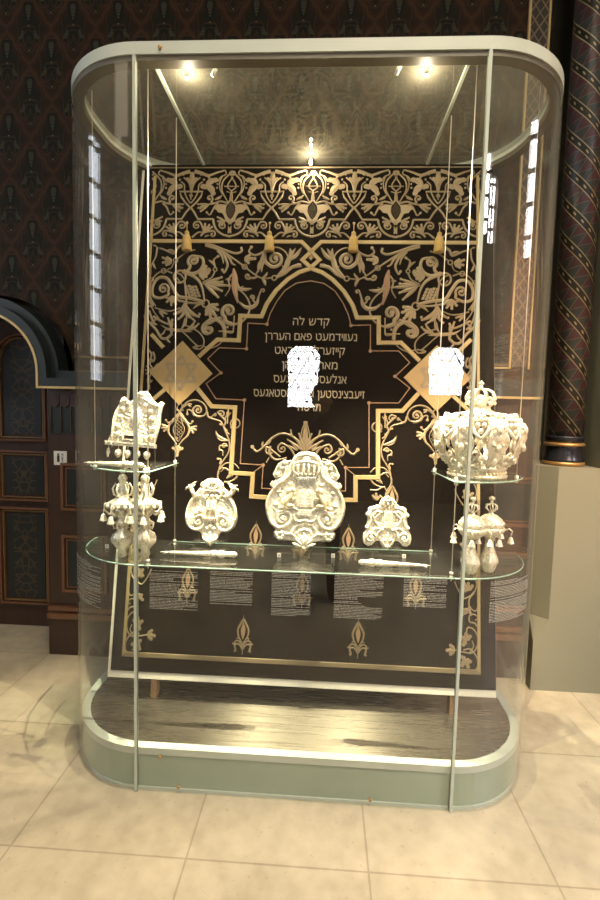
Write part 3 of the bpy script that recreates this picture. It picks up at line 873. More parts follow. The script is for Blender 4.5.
G.ringo((298, 262), 42, 13); G.C([(255, 290), (290, 250), (320, 236)], 9).C([(285, 305), (320, 270)], 8)
G.C([(262, 290), (250, 360), (240, 430), (232, 560), (240, 600)], 12, 10)
for (a, b, c_, d_) in ((0, 0, 1, 0),):
    pass
for i in range(4):
    for j in range(4):
        x0 = 172-9*j/1+i*23; y0 = 322+j*20+ (i % 2)*4 - i*1.5
        G.poly([(x0, y0), (x0+19, y0-1), (x0+16, y0+16), (x0-3, y0+17)])
G.fan((165, 232), [(90, 205), (92, 232), (108, 262), (130, 275)], 24)
G.fan((345, 395), [(285, 430), (310, 455), (345, 462), (378, 440)], 22)
G.fan((248, 440), [(140, 540), (180, 560), (212, 545)], 20, .15).C([(235, 470), (200, 500), (150, 530), (142, 515)], 14, 9, bulb=8)
G.fan((250, 440), [(290, 560), (325, 525)], 22, -.15)
G.leaf((120, 440), (190, 480), 14)
G.ringo((335, 150), 15, 8); G.ringo((415, 225), 16, 8); G.ringo((495, 285), 12, 7)
G.fan((360, 160), [(395, 130), (430, 132), (425, 168), (400, 185)], 22)
G.C([(350, 240), (410, 224), (465, 250), (500, 310), (498, 400), (455, 470)], 10, 7)
G.C([(200, 75), (260, 95), (310, 130), (325, 140)], 10, 8)
G.C([(295, 45), (330, 70), (350, 105), (420, 78), (455, 68)], 18, 10).leaf((340, 95), (400, 80), 16)
G.C([(345, 165), (360, 200), (390, 215)], 7)
G.C([(470, 60), (478, 130), (505, 190), (515, 280)], 12, 8).leaf((475, 60), (505, 50), 12).leaf((490, 170), (470, 215), 14)
G.C([(505, 220), (510, 330), (500, 430), (470, 500), (425, 555)], 8)
G.fan((470, 470), [(505, 400), (510, 430), (508, 470)], 16)
G.fan((430, 500), [(370, 520), (395, 540)], 16).C([(460, 480), (400, 495), (340, 498), (280, 475)], 9)
G.C([(470, 540), (400, 575), (345, 590), (330, 560)], 16, 9, bulb=8).C([(500, 500), (470, 570), (440, 600)], 12)
# below: leaf bar, loop and volute above the diamond
G.frame(390, 320, 6.667)
G.poly([(250, 105), (300, 88), (360, 86), (430, 82), (480, 62), (430, 98), (360, 108), (300, 108)])
G.C([(300, 62), (240, 85), (190, 120), (165, 165), (180, 215), (225, 220)], 9)
G.C([(330, 98), (290, 130), (240, 175), (205, 200), (180, 195)], 8)
G.fan((300, 96), [(205, 45), (235, 25)], 18, .1).leaf((330, 90), (310, 10), 16)
G.fan((400, 90), [(400, 30), (430, 10), (395, 130)], 18)
G.spiral((132, 82), 42, -90, 1.15, 20, 11, pre=[(60, 0), (100, 20)])
G.C([(62, 0), (25, 60), (22, 120), (50, 175), (110, 210), (170, 200)], 8)
G.spiral((222, 205), 16, 0, 1.0, 9)
G.C([(400, 130), (430, 155), (470, 150), (510, 95), (555, 55), (600, 0)], 18, 14, 'lin').leaf((430, 150), (400, 185), 14).leaf((480, 140), (440, 90), 12)
G.fan((560, 60), [(505, 20), (520, 60)], 14)
# right of diamond
G.C([(480, 330), (520, 378), (480, 425)], 9, smooth=False)
G.spiral((535, 320), 20, 180, 1.1, 11, pre=[(520, 250), (505, 290)])
G.C([(555, 235), (530, 270), (540, 330), (515, 375), (540, 440), (530, 500), (560, 540)], 12, 9)
G.spiral((535, 445), 20, 180, -1.1, 11)
G.fan((520, 378), [(560, 350), (565, 378), (560, 405)], 12)
# under the diamond
G.frame(370, 400, 7.5)
G.C([(490, 130), (462, 85), (420, 50), (360, 42), (305, 68), (280, 118), (298, 155), (335, 166)], 13, 10)
G.spiral((350, 118), 42, 60, -1.4, 17, 9, pre=[(320, 165), (345, 166)])
G.C([(345, 165), (380, 155), (400, 125), (430, 118), (430, 150)], 12, 8, bulb=9)
G.C([(400, 75), (430, 75), (470, 105), (488, 130)], 12, 8).leaf((430, 75), (400, 95), 14)
G.C([(490, 60), (470, 105), (490, 130), (515, 105), (490, 60)], 7)
for s_ in (1, -1):
    X = lambda x, s_=s_: 490+s_*(x-490)
    G.C([(X(520), 120), (X(475), 150), (X(452), 190), (X(470), 215)], 9)
    G.C([(X(495), 150), (X(440), 205), (X(408), 255), (X(415), 310), (X(450), 350), (X(480), 390)], 22, 9)
    G.C([(X(482), 165), (X(470), 210), (X(445), 270), (X(462), 320), (X(486), 365)], 6)
    G.fan((X(408), 262), [(X(352), 240), (X(352), 268), (X(372), 292)], 20)
    G.C([(X(430), 215), (X(400), 225), (X(385), 205)], 14, 8, bulb=8)
    G.blob((X(455), 418), 10)
G.fan((490, 395), [(490, 480), (470, 430), (510, 430)], 26)
for i in range(-3, 4):
    for s_ in (1, -1):
        pts = [(490+t*38, 265+i*26+s_*t*32) for t in np.linspace(-1, 1, 11)]
        pts = [p for p in pts if abs(p[0]-490)/36+(abs(p[1]-265)/95)**1.6 < 1]
        if len(pts) > 1: G.C(pts, 3.5, smooth=False)
G.C([(276, 125), (262, 165), (210, 182), (165, 195), (150, 222), (165, 215)], 13, 9, bulb=8)
G.spiral((214, 148), 13, -90, -.9, 8, pre=[(262, 160), (240, 165)])
G.spiral((163, 140), 30, -20, -1.0, 13, pre=[(140, 230), (128, 190), (135, 150), (160, 118)][:2])
G.C([(100, 130), (130, 160), (128, 200), (140, 235), (115, 285), (92, 335), (84, 390), (95, 440), (125, 490), (150, 540), (158, 600)], 11, 10)
G.fan((120, 160), [(92, 125), (108, 115), (122, 120)], 12)
G.fan((140, 230), [(90, 290), (110, 260)], 12, .1)
G.C([(95, 340), (140, 325), (180, 305), (200, 268)], 20, 8, 'leaf').C([(100, 335), (150, 340), (185, 320)], 12, 6)
G.spiral((126, 380), 22, 180, 1.2, 11, pre=[(160, 420), (158, 380), (135, 350)][:2])
G.C([(160, 410), (135, 420), (132, 455)], 12, 6).C([(150, 520), (145, 485), (168, 480)], 14, 8, bulb=8)
G.ringo((52, 205), 36, 10); G.C([(90, 235), (60, 250), (40, 240)], 7)
G.C([(0, 545), (40, 510), (100, 510), (145, 550), (160, 600)], 9)
G.C([(85, 560), (110, 548), (140, 580)], 11, 7)
G.frame(370, 470, 7.5)
G.C([(80, 38), (130, 22), (160, 60), (155, 110), (125, 160), (115, 195)], 11, 9)
G.C([(0, 150), (55, 150), (100, 130), (125, 160)], 12, 8).leaf((40, 75), (95, 105), 20).leaf((60, 60), (85, 100), 12)
G.C([(0, 60), (25, 100), (70, 125), (110, 128)], 14, 10)
G.fan((50, 230), [(20, 190), (45, 175), (70, 200)], 22)
G.C([(70, 190), (100, 210), (125, 185)], 14, 8, bulb=8)
# spray over the big shield (left crop, mirrored too)
G.frame(200, 400, 4.615)
G.C([(240, 215), (262, 238), (295, 215), (330, 178), (375, 155), (420, 165), (460, 195), (482, 240)], 9, 9)
G.blob((242, 216), 8).leaf((290, 222), (292, 190), 9).leaf((330, 182), (298, 212), 8)
G.C([(480, 245), (450, 190), (425, 165), (418, 135)], 12, 6).fan((485, 240), [(400, 180), (455, 150)], 12)
G.spiral((380, 225), 24, -90, -1.2, 9, pre=[(440, 262), (415, 222)])
G.spiral((322, 235), 20, -120, -1.3, 8, pre=[(370, 262), (350, 272), (330, 262)][:1])
G.C([(325, 212), (322, 250), (350, 275), (400, 268)], 9, 8)
G.fan((448, 235), [(410, 210), (428, 205), (452, 205)], 9)
G.leaf((490, 240), (491, 118), 14, 0).blob((491, 104), 6)
G.C([(491, 215), (505, 170), (491, 110), (478, 170), (491, 215)], 5)
G.C([(305, 290), (320, 265)], 6, smooth=False)
emb_build(G, 'scroll_embroidery', M['emb'], MIR)
B_ = Emb().frame(320, 240, 6)
B_.C([(413, 180), (402, 240), (398, 300), (375, 392)], 36, 36, 'leaf')
B_.frame(390, 320, 6.667).C([(260, 102), (350, 98), (440, 88)], 15, 15, 'leaf')
emb_build(B_, 'copper_bud', M['pinkgold'], MIR, h=.0042, split=True)

# ---- borders: straight gold bands
def band(name, paths, w, mat, h=.004, mirror=True):
    mb = MB()
    for p in paths:
        for T in (MIR if mirror else MIR[:1]):
            q = [np.array(T(x)) for x in p]; n = len(q); L, Rr = [], []
            for i in range(n):
                d1 = q[i]-q[i-1] if i else q[1]-q[0]; d2 = q[i+1]-q[i] if i < n-1 else d1
                n1 = np.array([-d1[1], d1[0]])/np.linalg.norm(d1); n2 = np.array([-d2[1], d2[0]])/np.linalg.norm(d2)
                mm = n1+n2; mm = mm/max(.3, mm@n1); L.append(q[i]+mm*w/2); Rr.append(q[i]-mm*w/2)
            vs = []
            for i in range(n): vs += [cp(*L[i], .0002), cp(*(L[i]*.9+Rr[i]*.1), h), cp(*(Rr[i]*.9+L[i]*.1), h), cp(*Rr[i], .0002)]
            mb.add(vs, [(i*4+j, i*4+4+j, i*4+5+j, i*4+1+j) for i in range(n-1) for j in range(3)])
    return mb.build(name, mat, cur, split=True)
def U(*pts): return [uv(*p) for p in pts]
va = uv(311, 240)[1]
c_ap = uv(311, 257)
archp = U((320+0/6, 240+190/6-2.5))
arc_out = [(0.0, uv(311, 268.5)[1])] + U((322, 272.5), (333, 280), (344, 291.5), (352.5, 305), (357, 317.8), (378.7, 317.8), (378.7, 342.8), (401, 342.8), (419.5, 361))
arc_low = U((419, 393), (402.5, 411), (378, 411), (378, 477.5), (355.5, 477.5), (355.5, 500), (335, 500))
band('arch_band', [arc_out, arc_low], .023, M['border'])
vh = uv(380, 242)[1]; vhl = uv(200, 242)[1]; vh = (uv(400, 241.5)[1]+uv(230, 242.3)[1])/2
loz = [(.885, vh), (.055, vh), (-.042, vh-.115)]
band('cross_band', [[(.885, vh), (.052, vh), (-.045, vh-.115+.02), (-.045, vh-.115+.02)][:2]+[(-.045, vh-.10), (.0, vh-.142)]], .022, M['border'])
band('edge_band', [[(.868, .085), (.868, VL-.07)]], .016, M['border'])
band('hem_band', [[(-.876, .085), (.876, .085)]], .024, M['fleur'], mirror=False)
band('head_line', [[(-.9, VL-.022), (.9, VL-.022)]], .006, M['fleur'], mirror=False)
band('side_diagonal', [U((457, 353), (471, 339.5)), U((453, 396), (469, 411))], .022, M['border'])
thin = [(0.0, uv(311, 281)[1])] + U((324, 283.5), (335, 291), (343, 303), (348.5, 315), (351, 325.5), (370.5, 325), (370.3, 351), (398.7, 351), (409.7, 362.7), (395.2, 376.4), (409.7, 388), (398.7, 403), (369, 403), (369, 467.5), (345.5, 467.5), (345.5, 491), (335, 491))
band('inner_line', [thin, U((345.5, 467.5), (357, 477))], .005, M['pinkgold'], h=.003)
dots = Emb().frame(0, 0, 1)
for p in ((351, 325.5), (395, 376.4), (369, 403), (345.5, 467.5), (370.3, 351)): dots.blob(p, 1.6)
emb_build(dots, 'line_dot', M['pinkgold'], MIR, split=True)
band('strap_knot', [U((385, 318), (385, 334), (400, 334)), U((351+34, 411), (385, 428))], .006, M['border'])
# small quatrefoil in the apex lozenge
q4 = Emb().frame(300, 245, 6); 
cxl = 66
for dx, dy in ((0, -16), (0, 16), (16, 0), (-16, 0)): q4.leaf((cxl, 75), (cxl+dx, 75+dy), 12, 0)
emb_build(q4, 'quatrefoil', M['border'], MIR[:1])
# star diamonds
dl, dt, dbm = uv(404, 377), uv(437, 345.5), uv(437, 411.5)
dc = (dt[0], (dt[1]+dbm[1])/2); hw = dc[0]-dl[0]+.002; hv = (dt[1]-dbm[1])/2
for s_ in (1, -1):
    mb = MB().prism([(s_*dc[0]-hw, dc[1]), (s_*dc[0], dc[1]-hv), (s_*dc[0]+hw, dc[1]), (s_*dc[0], dc[1]+hv)], cp, .0002, .0055)
    o = mb.build('satin_diamond', M['satin'], cur)
    stb = MB()
    for base in (0, PI):
        tri_ = [np.array((s_*dc[0]+.092*math.sin(base+2*PI*i/3), dc[1]+.092*math.cos(base+2*PI*i/3))) for i in range(3)]
        for i in range(3):
            a, b = tri_[i], tri_[(i+1) % 3]; d = (b-a)/np.linalg.norm(b-a); nn = np.array([-d[1], d[0]])*.008
            stb.prism([tuple(a+nn), tuple(a-nn), tuple(b-nn), tuple(b+nn)], cp, .0056, .0066+.0004*(base > 0))
    stb.build('six_pointed_star', M['starstitch'], o)
# fleurs in the lower field
f = Emb(); f.o = (0, 0, 1)
def fleur_at(cu, cv):
    e = Emb(); e.P = lambda p: (cu+p[0]*.001, cv-p[1]*.001); e.o = (0, 0, .001/MPP*1.0*MPP/ .001 * (MPP/.001))
    return e
def fleur_mesh(mb, cu, cv):
    K = .0005
    def P(x, y): return (cu+x*K, cv-y*K)
    def stroke(pts, w0, w1=None, prof='lin'):
        w1 = w0 if w1 is None else w1
        for s_ in (1, -1):
            q = [P(s_*p[0], p[1]) for p in (cr(pts, 6) if len(pts) > 2 else pts)]; m = len(q)
            ws = [(w0+(w1-w0)*i/(m-1))*K if prof == 'lin' else w0*math.sin(PI*(.05+.9*i/(m-1)))*K for i in range(m)]
            ribbon(mb, q, ws, .003)
    stroke([(0, -130), (22, -90), (52, -30), (46, 30), (12, 92)], 26, 14)
    stroke([(0, -170), (0, -120)], 34, prof='leaf')
    stroke([(8, 160), (14, 110), (50, 78), (82, 95), (70, 110)], 16, 12)
    stroke([(8, 150), (40, 112), (78, 122), (70, 165)], 14, 22)
    stroke([(0, 90), (0, 210)], 14, 8)
    stroke([(10, 92), (40, 55), (62, 60)], 14, 10)
    stroke([(70, 120), (105, 105)], 18, 10); stroke([(62, 165), (82, 185)], 30, 16)
fm_ = MB(); fc = MB()
FLE = []
for (u_, row) in ((.444, .895), (.232, .68), (-.232, .68), (0.0, .68), (.565, .47), (-.565, .45), (0.01, .45), (.29, .225), (-.275, .215), (-.444, .895), (.0, 0.0)):
    if row: FLE.append((u_, row))
for (u_, v_) in FLE:
    mbf = MB(); fleur_mesh(mbf, u_, v_); o = mbf.build('fleur_motif', M['fleur'], cur)
    mc = MB(); q = [(u_, v_+.05), (u_-.011, v_+.012), (u_, v_-.032), (u_+.011, v_+.012)]
    mc.prism([tuple(p) for p in cr(q+[q[0]], 5)[:-1]], cp, .0002, .0035); mc.build('fleur_heart', M['heart'], o)
# side vines
V = Emb().frame(440, 560, 6.93)
def vine_unit(V, dy):
    Y = lambda y: y+dy
    V.C([(130, Y(150)), (150, Y(200)), (190, Y(262)), (215, Y(262)), (262, Y(228)), (282, Y(170)), (262, Y(110)), (235, Y(90))], 8)
    V.C([(262, Y(228)), (232, Y(270)), (232, Y(325)), (270, Y(356)), (288, Y(340))], 12, 7, bulb=6)
    V.C([(285, Y(460)), (268, Y(440)), (235, Y(430)), (232, Y(392)), (262, Y(378)), (290, Y(398)), (272, Y(420))], 11, 6)
    V.C([(212, Y(500)), (222, Y(470)), (258, Y(480)), (288, Y(530)), (285, Y(600)), (250, Y(645)), (190, Y(640))], 9)
    V.C([(190, Y(625)), (240, Y(620)), (285, Y(680)), (290, Y(740)), (262, Y(780))], 9)
    V.fan((220, Y(215)), [(195, Y(160)), (225, Y(160)), (255, Y(178)), (190, Y(205))], 26)
    V.fan((225, Y(350)), [(180, Y(380)), (190, Y(345)), (235, Y(330)), (240, Y(372))], 24)
    V.fan((210, Y(560)), [(175, Y(530)), (210, Y(510)), (238, Y(528)), (190, Y(590))], 28)
    V.fan((205, Y(690)), [(180, Y(672)), (180, Y(735)), (225, Y(745)), (240, Y(705))], 28)
    V.C([(235, Y(640)), (262, Y(600)), (250, Y(560))], 9, 6)
vine_unit(V, 0)
V.fan((130, 625), [(75, 628), (100, 590), (100, 655)], 26).C([(190, 640), (130, 625)], 9, smooth=False)
vine_unit(V, -640)
emb_build(V, 'side_vine', M['emb'], [lambda p: (p[0]-.02, p[1]), lambda p: (-p[0]+.02, p[1])])
# tassels
for k_ in range(4):
    c0 = -.6625+k_*PER; v0 = uv(351, 244)[1]
    t = MB().lathe([(.004, .05), (.011, .045), (.013, .035), (.009, .03), (.017, .022), (.022, .01), (.024, -.02), (.027, -.05), (.026, -.054)], 20, wav=lambda a, i: .05*math.sin(10*a) if i > 4 else 0)
    t.tube([(0, 0, .05), (0, 0, .085)], .0025, 6)
    o = t.build('tassel', M['fringe'], cur); p = cp(c0, v0, .026); o.location = p
    MB().ball((0, 0, .09), .007).lathe([(.010, .024), (.0155, .027), (.010, .031)], 16).build('tassel_knot', M['letters'], o, split=True)
# Hebrew-letter text
LINES = [('קדש לה', 321.5, 293, 329.5, 311), ('נעווידמעט פאם העררן', 336.5, 265, 357, 311), ('קייזערליכען ראט', 350.5, 275, 345, 311), ('מארקוס כהן', 365, 282, 337.5, 311),
         ('אנלעססליך זיינעס', 379, 273.5, 346.5, 311), ('זיעבצינסטען געבורטסטאגעס', 393.5, 253.5, 364.5, 311), ('תרסח', 407, 298, 320.5, 311)]
def glyph(ch, cache={}):
    if ch in cache: return cache[ch]
    fc_ = bpy.data.curves.new('t', 'FONT'); fc_.body = ch; fc_.size = 6.0; fc_.extrude = .06; fc_.resolution_u = 4
    to = bpy.data.objects.new('t', fc_); COL.objects.link(to); bpy.context.view_layer.update()
    dg = bpy.context.evaluated_depsgraph_get(); me = bpy.data.meshes.new_from_object(to.evaluated_get(dg))
    vs = np.array([v.co[:] for v in me.vertices])*.01; fs = [tuple(p.vertices) for p in me.polygons]
    bpy.data.objects.remove(to); bpy.data.meshes.remove(me); cache[ch] = (vs, fs); return cache[ch]
def word_mesh(t):
    mb = MB(); x = 0
    for ch in t:
        if ch == ' ': x += .019; continue
        vs, fs = glyph('ר' if ch == 'ד' else ch); vs = vs.copy(); vs[:, 0] += x-vs[:, 0].min(); w_ = vs[:, 0].max()-x
        if ch == 'ד':   # square-shouldered letter: bar overhangs the stem to the right
            top = vs[:, 1].max(); mb.box(x, x+w_+.004, 0, 0, 0, 0) if 0 else None
            mb.box(x+w_-.006, x+w_+.0045, top-.0065, top, -.0006, .0006); 
        mb.add(vs, fs); x += w_+.0055+(.0045 if ch == 'ד' else 0)
    me = bpy.data.meshes.new('words'); me.from_pydata(mb.v, [], mb.f); return me, np.array(mb.v)
for i, (txt, y, x0, x1, _) in enumerate(LINES):
    me, co = word_mesh(txt[::-1])
    ua, ub = uv(x0, y)[0], uv(x1, y)[0]; w_ = co[:, 0].max()-co[:, 0].min(); s_ = (ub-ua)/w_; sv = .05/.044*.92
    vc = uv(311, y)[1]
    for v, c in zip(me.vertices, co):
        v.co = cp(ua+(c[0]-co[:, 0].min())*s_, vc+(c[1]-.02)*sv, .0012+c[2])
    me.materials.append(M['letters']); o = bpy.data.objects.new('embroidered_words', me); COL.objects.link(o); o.parent = cur

# ------------------------------------------------------------------ glass shelves
SZ = .98
def shelf_outline():
    pts = []
    o = .045; r = .37; cy = .40
    for a in np.linspace(-PI/2, .25, 20): pts.append((W+.0+r*math.cos(a), cy+r*math.sin(a)*1.0))
    right = pts
    return right
shR = [(x, y) for x, y in shelf_outline() if y < .435]
backy = .43
sh = thing('glass_shelf', 'long clear glass shelf spanning the case in front of the curtain', 'shelf', (0, 0, 0))
MB().box(-.632, .632, .03, backy-.03, SZ-.01, SZ).build('middle_glass', M['shelf'], sh)
for s_ in (1, -1):
    pl = [(.636, .03)] + [(x, y) for x, y in shR] + [(1.02, backy), (.965, backy), (.636, backy-.03)]
    pl = [(s_*x, y) for x, y in pl]
    MB().prism(pl, lambda a, b, h: (a, b, h), SZ-.01, SZ).build('end_glass', M['shelf'], sh)
    ed = [(s_*x, y, SZ-.005) for x, y in [(.636, .03)]+[p for p in shR]]
    MB().tube(ed, .003, 6).build('polished_edge', M['edge'], sh, split=True)
MB().tube([(-.632, .029, SZ-.005), (.632, .029, SZ-.005)], .003, 6).tube([(-.632, backy-.031, SZ-.005), (.632, backy-.031, SZ-.005)], .0022, 6).build('polished_edge', M['edge'], sh, split=True)
def cable(x, y, z0, z1, par):
    MB().tube([(x, y, z0), (x, y, z1)], .0022, 6).build('suspension_cable', M['cable'], par)
    for z in (SZ-.014, SZ+.004):
        if z0 < SZ: MB().tube([(x, y, z-.004), (x, y, z+.004)], .008, 10).build('clamp', M['cable'], par)
for s_ in (1, -1):
    cable(s_*.634, .07, .95, 2.96, sh); cable(s_*.622, .385, .95, 2.96, sh)
UZ = 1.368
ups = []
for s_, nm in ((-1, 'upper left corner glass shelf under the bell-hung torah shield'), (1, 'upper right corner glass shelf under the large silver crown')):
    us = thing('corner_shelf', nm, 'shelf', (0, 0, 0), group='upper corner shelves')
    pl = [(.626, .05), (.72, .052), (.80, .075), (.88, .125), (.945, .2), (.985, .28), (1.0, .36), (1.0, .42), (.93, .43), (.615, .41)]
    MB().prism([(s_*a, b) for a, b in pl], lambda a, b, h: (a, b, h), UZ-.01, UZ).build('glass', M['shelf'], us)
    MB().tube([(s_*a, b, UZ-.005) for a, b in pl[:8]], .0035, 6).tube([(s_*.615, .41, UZ-.005), (s_*.626, .05, UZ-.005)], .0035, 6).build('polished_edge', M['edge'], us, split=True)
    for (x, y) in ((.634, .07), (.622, .385)):
        MB().tube([(s_*x, y, UZ-.02), (s_*x, y, UZ+.012)], .008, 10).build('clamp', M['cable'], us)
    MB().tube([(s_*.925, .2, UZ-.02), (s_*.925, .2, 2.96)], .0018, 6).build('suspension_cable', M['cable'], us)
    MB().tube([(s_*.925, .2, UZ-.02), (s_*.925, .2, UZ+.012)], .008, 10).build('clamp', M['cable'], us)
    ups.append(us)

# ------------------------------------------------------------------ silver
def relief(out2d, cen, hfun, thick, nA=150, nR=46, K=1.0):
    """front relief of a star shaped outline; returns MB in local (x, -h, z)"""
    O = np.array(out2d, float); c = np.array(cen, float)
    # resample outline
    seg = np.r_[O, O[:1]]; L = np.r_[0, np.cumsum(np.hypot(*np.diff(seg, axis=0).T))]
    t = np.linspace(0, L[-1], nA, endpoint=False); R = np.stack([np.interp(t, L, seg[:, i]) for i in (0, 1)], 1)
    ss = np.linspace(0, 1, nR+1)[1:]
    P = c + (R-c)[None]*ss[:, None, None]      # nR x nA x 2
    Hh = hfun(P.reshape(-1, 2)).reshape(nR, nA)
    e = np.minimum(1, (1-ss)/.035)**.5; Hh = Hh*(.15+.85*e)[:, None]
    vs = [(c[0], -float(hfun(c[None])[0])-thick, c[1])]
    for i in range(nR):
        for j in range(nA): vs.append((P[i, j, 0], -Hh[i, j]-thick, P[i, j, 1]))
    fs = [(0, 1+j, 1+(j+1) % nA) for j in range(nA)]
    for i in range(nR-1):
        for j in range(nA):
            a = 1+i*nA+j; b = 1+i*nA+(j+1) % nA; fs.append((a, a+nA, b+nA, b))
    o = len(vs); vs += [(R[j, 0], 0, R[j, 1]) for j in range(nA)]; base = 1+(nR-1)*nA
    fs += [(base+j, o+j, o+(j+1) % nA, base+(j+1) % nA) for j in range(nA)]
    vs.append((c[0], 0, c[1])); fs += [(o+(j+1) % nA, o+j, len(vs)-1) for j in range(nA)]
    m_ = MB(); m_.add(vs, fs, True); return m_
def ridge(P, pts, w, h):
    pts = np.array(cr(pts, 5)) if len(pts) > 2 else np.array(pts, float)
    d = np.full(len(P), 9e9)
    for a, b in zip(pts[:-1], pts[1:]):
        ab = b-a; t = np.clip(((P-a)@ab)/(ab@ab+1e-12), 0, 1); q = a+t[:, None]*ab; d = np.minimum(d, np.hypot(*(P-q).T))
    return h*np.sqrt(np.clip(1-(d/w)**2, 0, 1))
def spot(P, c, rx, ry, h):
    d = ((P[:, 0]-c[0])/rx)**2+((P[:, 1]-c[1])/ry)**2; return h*np.sqrt(np.clip(1-d, 0, 1))
def sym(pts, cx): return [(2*cx-x, y) for x, y in pts]
def spiralpts(c, r, a0, turns, sq=.2, n=18):
    return [(c[0]+r*(1-i/(n-1)*(1-sq))*math.cos(math.radians(a0)+turns*2*PI*i/(n-1)), c[1]+r*(1-i/(n-1)*(1-sq))*math.sin(math.radians(a0)+turns*2*PI*i/(n-1))) for i in range(n)]
def chase(P, K):
    x, y = P[:, 0]/K, P[:, 1]/K
    return (np.sin(x*.13+2.2*np.sin(y*.05))*np.sin(y*.12+2*np.sin(x*.045)))

def tubes2(mb, pts, r, hh, K, cx, cy, both=True, r1=None):
    for s_ in ((1, -1) if both else (1,)):
        q = [((s_*(x-cx))*K, -hh, (cy-y)*K) for x, y in cr(pts, 5)]
        n = len(q); rs = [r+((r1 if r1 is not None else r)-r)*i/(n-1) for i in range(n)]; mb.tube(q, rs, 7)

# --- big shield
K1 = .000735; CX, CY = 300, 660
half = [(300, 36), (345, 42), (378, 66), (398, 102), (420, 100), (440, 92), (458, 104), (455, 124), (482, 132), (500, 160), (515, 188), (505, 208), (488, 214), (508, 238), (526, 246), (524, 266), (508, 272), (534, 310), (550, 350), (556, 385), (548, 440), (524, 500), (486, 532), (470, 540), (496, 548), (490, 580), (462, 605), (430, 596), (400, 598), (360, 608), (332, 626), (326, 650), (300, 662)]
out = [((x-CX)*K1, (CY-y)*K1) for x, y in half + sym(half, CX)[::-1][1:-1]]
def L1(pts): return [((x-CX)*K1, (CY-y)*K1) for x, y in pts]
def h_big(P):
    Pm = P.copy(); Pm[:, 0] = np.abs(Pm[:, 0]); h = .012*np.clip(1-(P[:, 0]/.19)**2, 0, 1) + .0018*chase(P, K1)
    rl = [(300, 60), (350, 68), (385, 105), (398, 140), (405, 190), (440, 225), (490, 265), (530, 330), (540, 400), (520, 475), (475, 520), (425, 515), (388, 478), (395, 435), (430, 420)]
    h = np.maximum(h, .008+ridge(Pm, L1(rl), 13*K1, .014))
    h = np.maximum(h, .008+ridge(Pm, L1([(425, 140), (430, 190), (470, 232), (505, 262)]), 12*K1, .012))
    h = np.maximum(h, .006+ridge(Pm, L1(spiralpts((440, 468), 36, -90, 1.2)), 9*K1, .014)); h = np.maximum(h, spot(Pm, L1([(440, 470)])[0], 14*K1, 14*K1, .026))
    for c in ((455, 150), (480, 190), (430, 120)): h = np.maximum(h, spot(Pm, L1([c])[0], 20*K1, 16*K1, .022))
    for c in ((460, 570), (440, 585), (478, 560)): h = np.maximum(h, spot(Pm, L1([c])[0], 14*K1, 14*K1, .024))
    for c in ((490, 380), (400, 250), (470, 300), (455, 400)): h = np.maximum(h, spot(Pm, L1([c])[0], 22*K1, 10*K1, .02))
    for p in ([(300, 640), (300, 560)], [(305, 640), (330, 570)], [(310, 640), (360, 590)], [(310, 500), (350, 510), (380, 560), (340, 590)], [(300, 530), (330, 540), (345, 560)]): h = np.maximum(h, .006+ridge(Pm, L1(p), 8*K1, .012))
    return h
def stand(x, y, z, wd, ht, label):
    s = thing('acrylic_stand', label, 'stand', (x, y, z), group='acrylic stands')
    MB().box(-wd/2, wd/2, -.02, .075, 0, .004).build('foot_plate', M['acryl'], s)
    b = MB()
    for q in (-1, 1):
        b.tube([(q*wd*.42, .07, .004), (q*wd*.38, .055, ht)], .003, 6); b.tube([(q*wd*.42, -.018, .004), (q*wd*.42, -.018, .02)], .0028, 6)
    b.build('upright', M['acryl'], s, split=True)
    MB().box(-wd*.42, wd*.42, -.018, .062, ht*.3, ht*.3+.003).build('cross_bar', M['acryl'], s)
    return s
bs = thing('torah_shield', 'largest silver torah shield, with crown, tablets and two lions, mid shelf', 'torah shield', (.018, .285, SZ+.012), (-.16, 0, 0), group=None)
relief(out, L1([(300, 380)])[0], h_big, .004, 220, 64).build('repousse_plate', M['silver'], bs)
cw = MB()
prof_x = [(215, 130), (232, 118), (262, 108), (300, 104), (338, 108), (368, 118), (385, 130)]
band_ = [(238, 195), (362, 195), (362, 222), (238, 222)]
cw.prism([((x-CX)*K1, (CY-y)*K1) for x, y in band_], lambda a, b, h: (a, -h, b), .012, .036)
for cxn in (218, 248, 284, 316, 352, 382):
    tgt = 300+(cxn-300)*.62
    cw.tube([((tgt-CX)*K1, -.034, (CY-196)*K1), ((cxn-CX)*K1, -.040, (CY-165)*K1), ((cxn-CX)*K1, -.036, (CY-138)*K1), ((300+(cxn-300)*.8-CX)*K1, -.03, (CY-112)*K1)], [.006, .0052, .0055, .006], 8)
cw.tube([((x-CX)*K1, -.032, (CY-y)*K1) for x, y in prof_x], .0085, 8)
for i in range(9): cw.ball(((244+i*14-CX)*K1, -.038, (CY-209)*K1), .0045, 8, 5)
for i in range(5): cw.ball(((250+i*25-CX)*K1, -.04, (CY-186)*K1), .006, 8, 5)
cw.ball((0, -.03, (CY-90)*K1), .014, 10, 6, (1.4, .6, 1)); cw.tube([(-.045, -.024, (CY-72)*K1), (0, -.03, (CY-58)*K1), (.045, -.024, (CY-72)*K1)], .006, 8)
cwo = cw.build('crown_relief', M['silver'], bs)
dk = MB()
for cxn in (232, 272, 326, 370): dk.ball(((cxn-CX)*K1, -.017, (CY-148)*K1), .010, 10, 6, (.9, .5, 1.9))
dk.build('crown_opening', M['gilt'], cwo, split=True)
tb = MB()
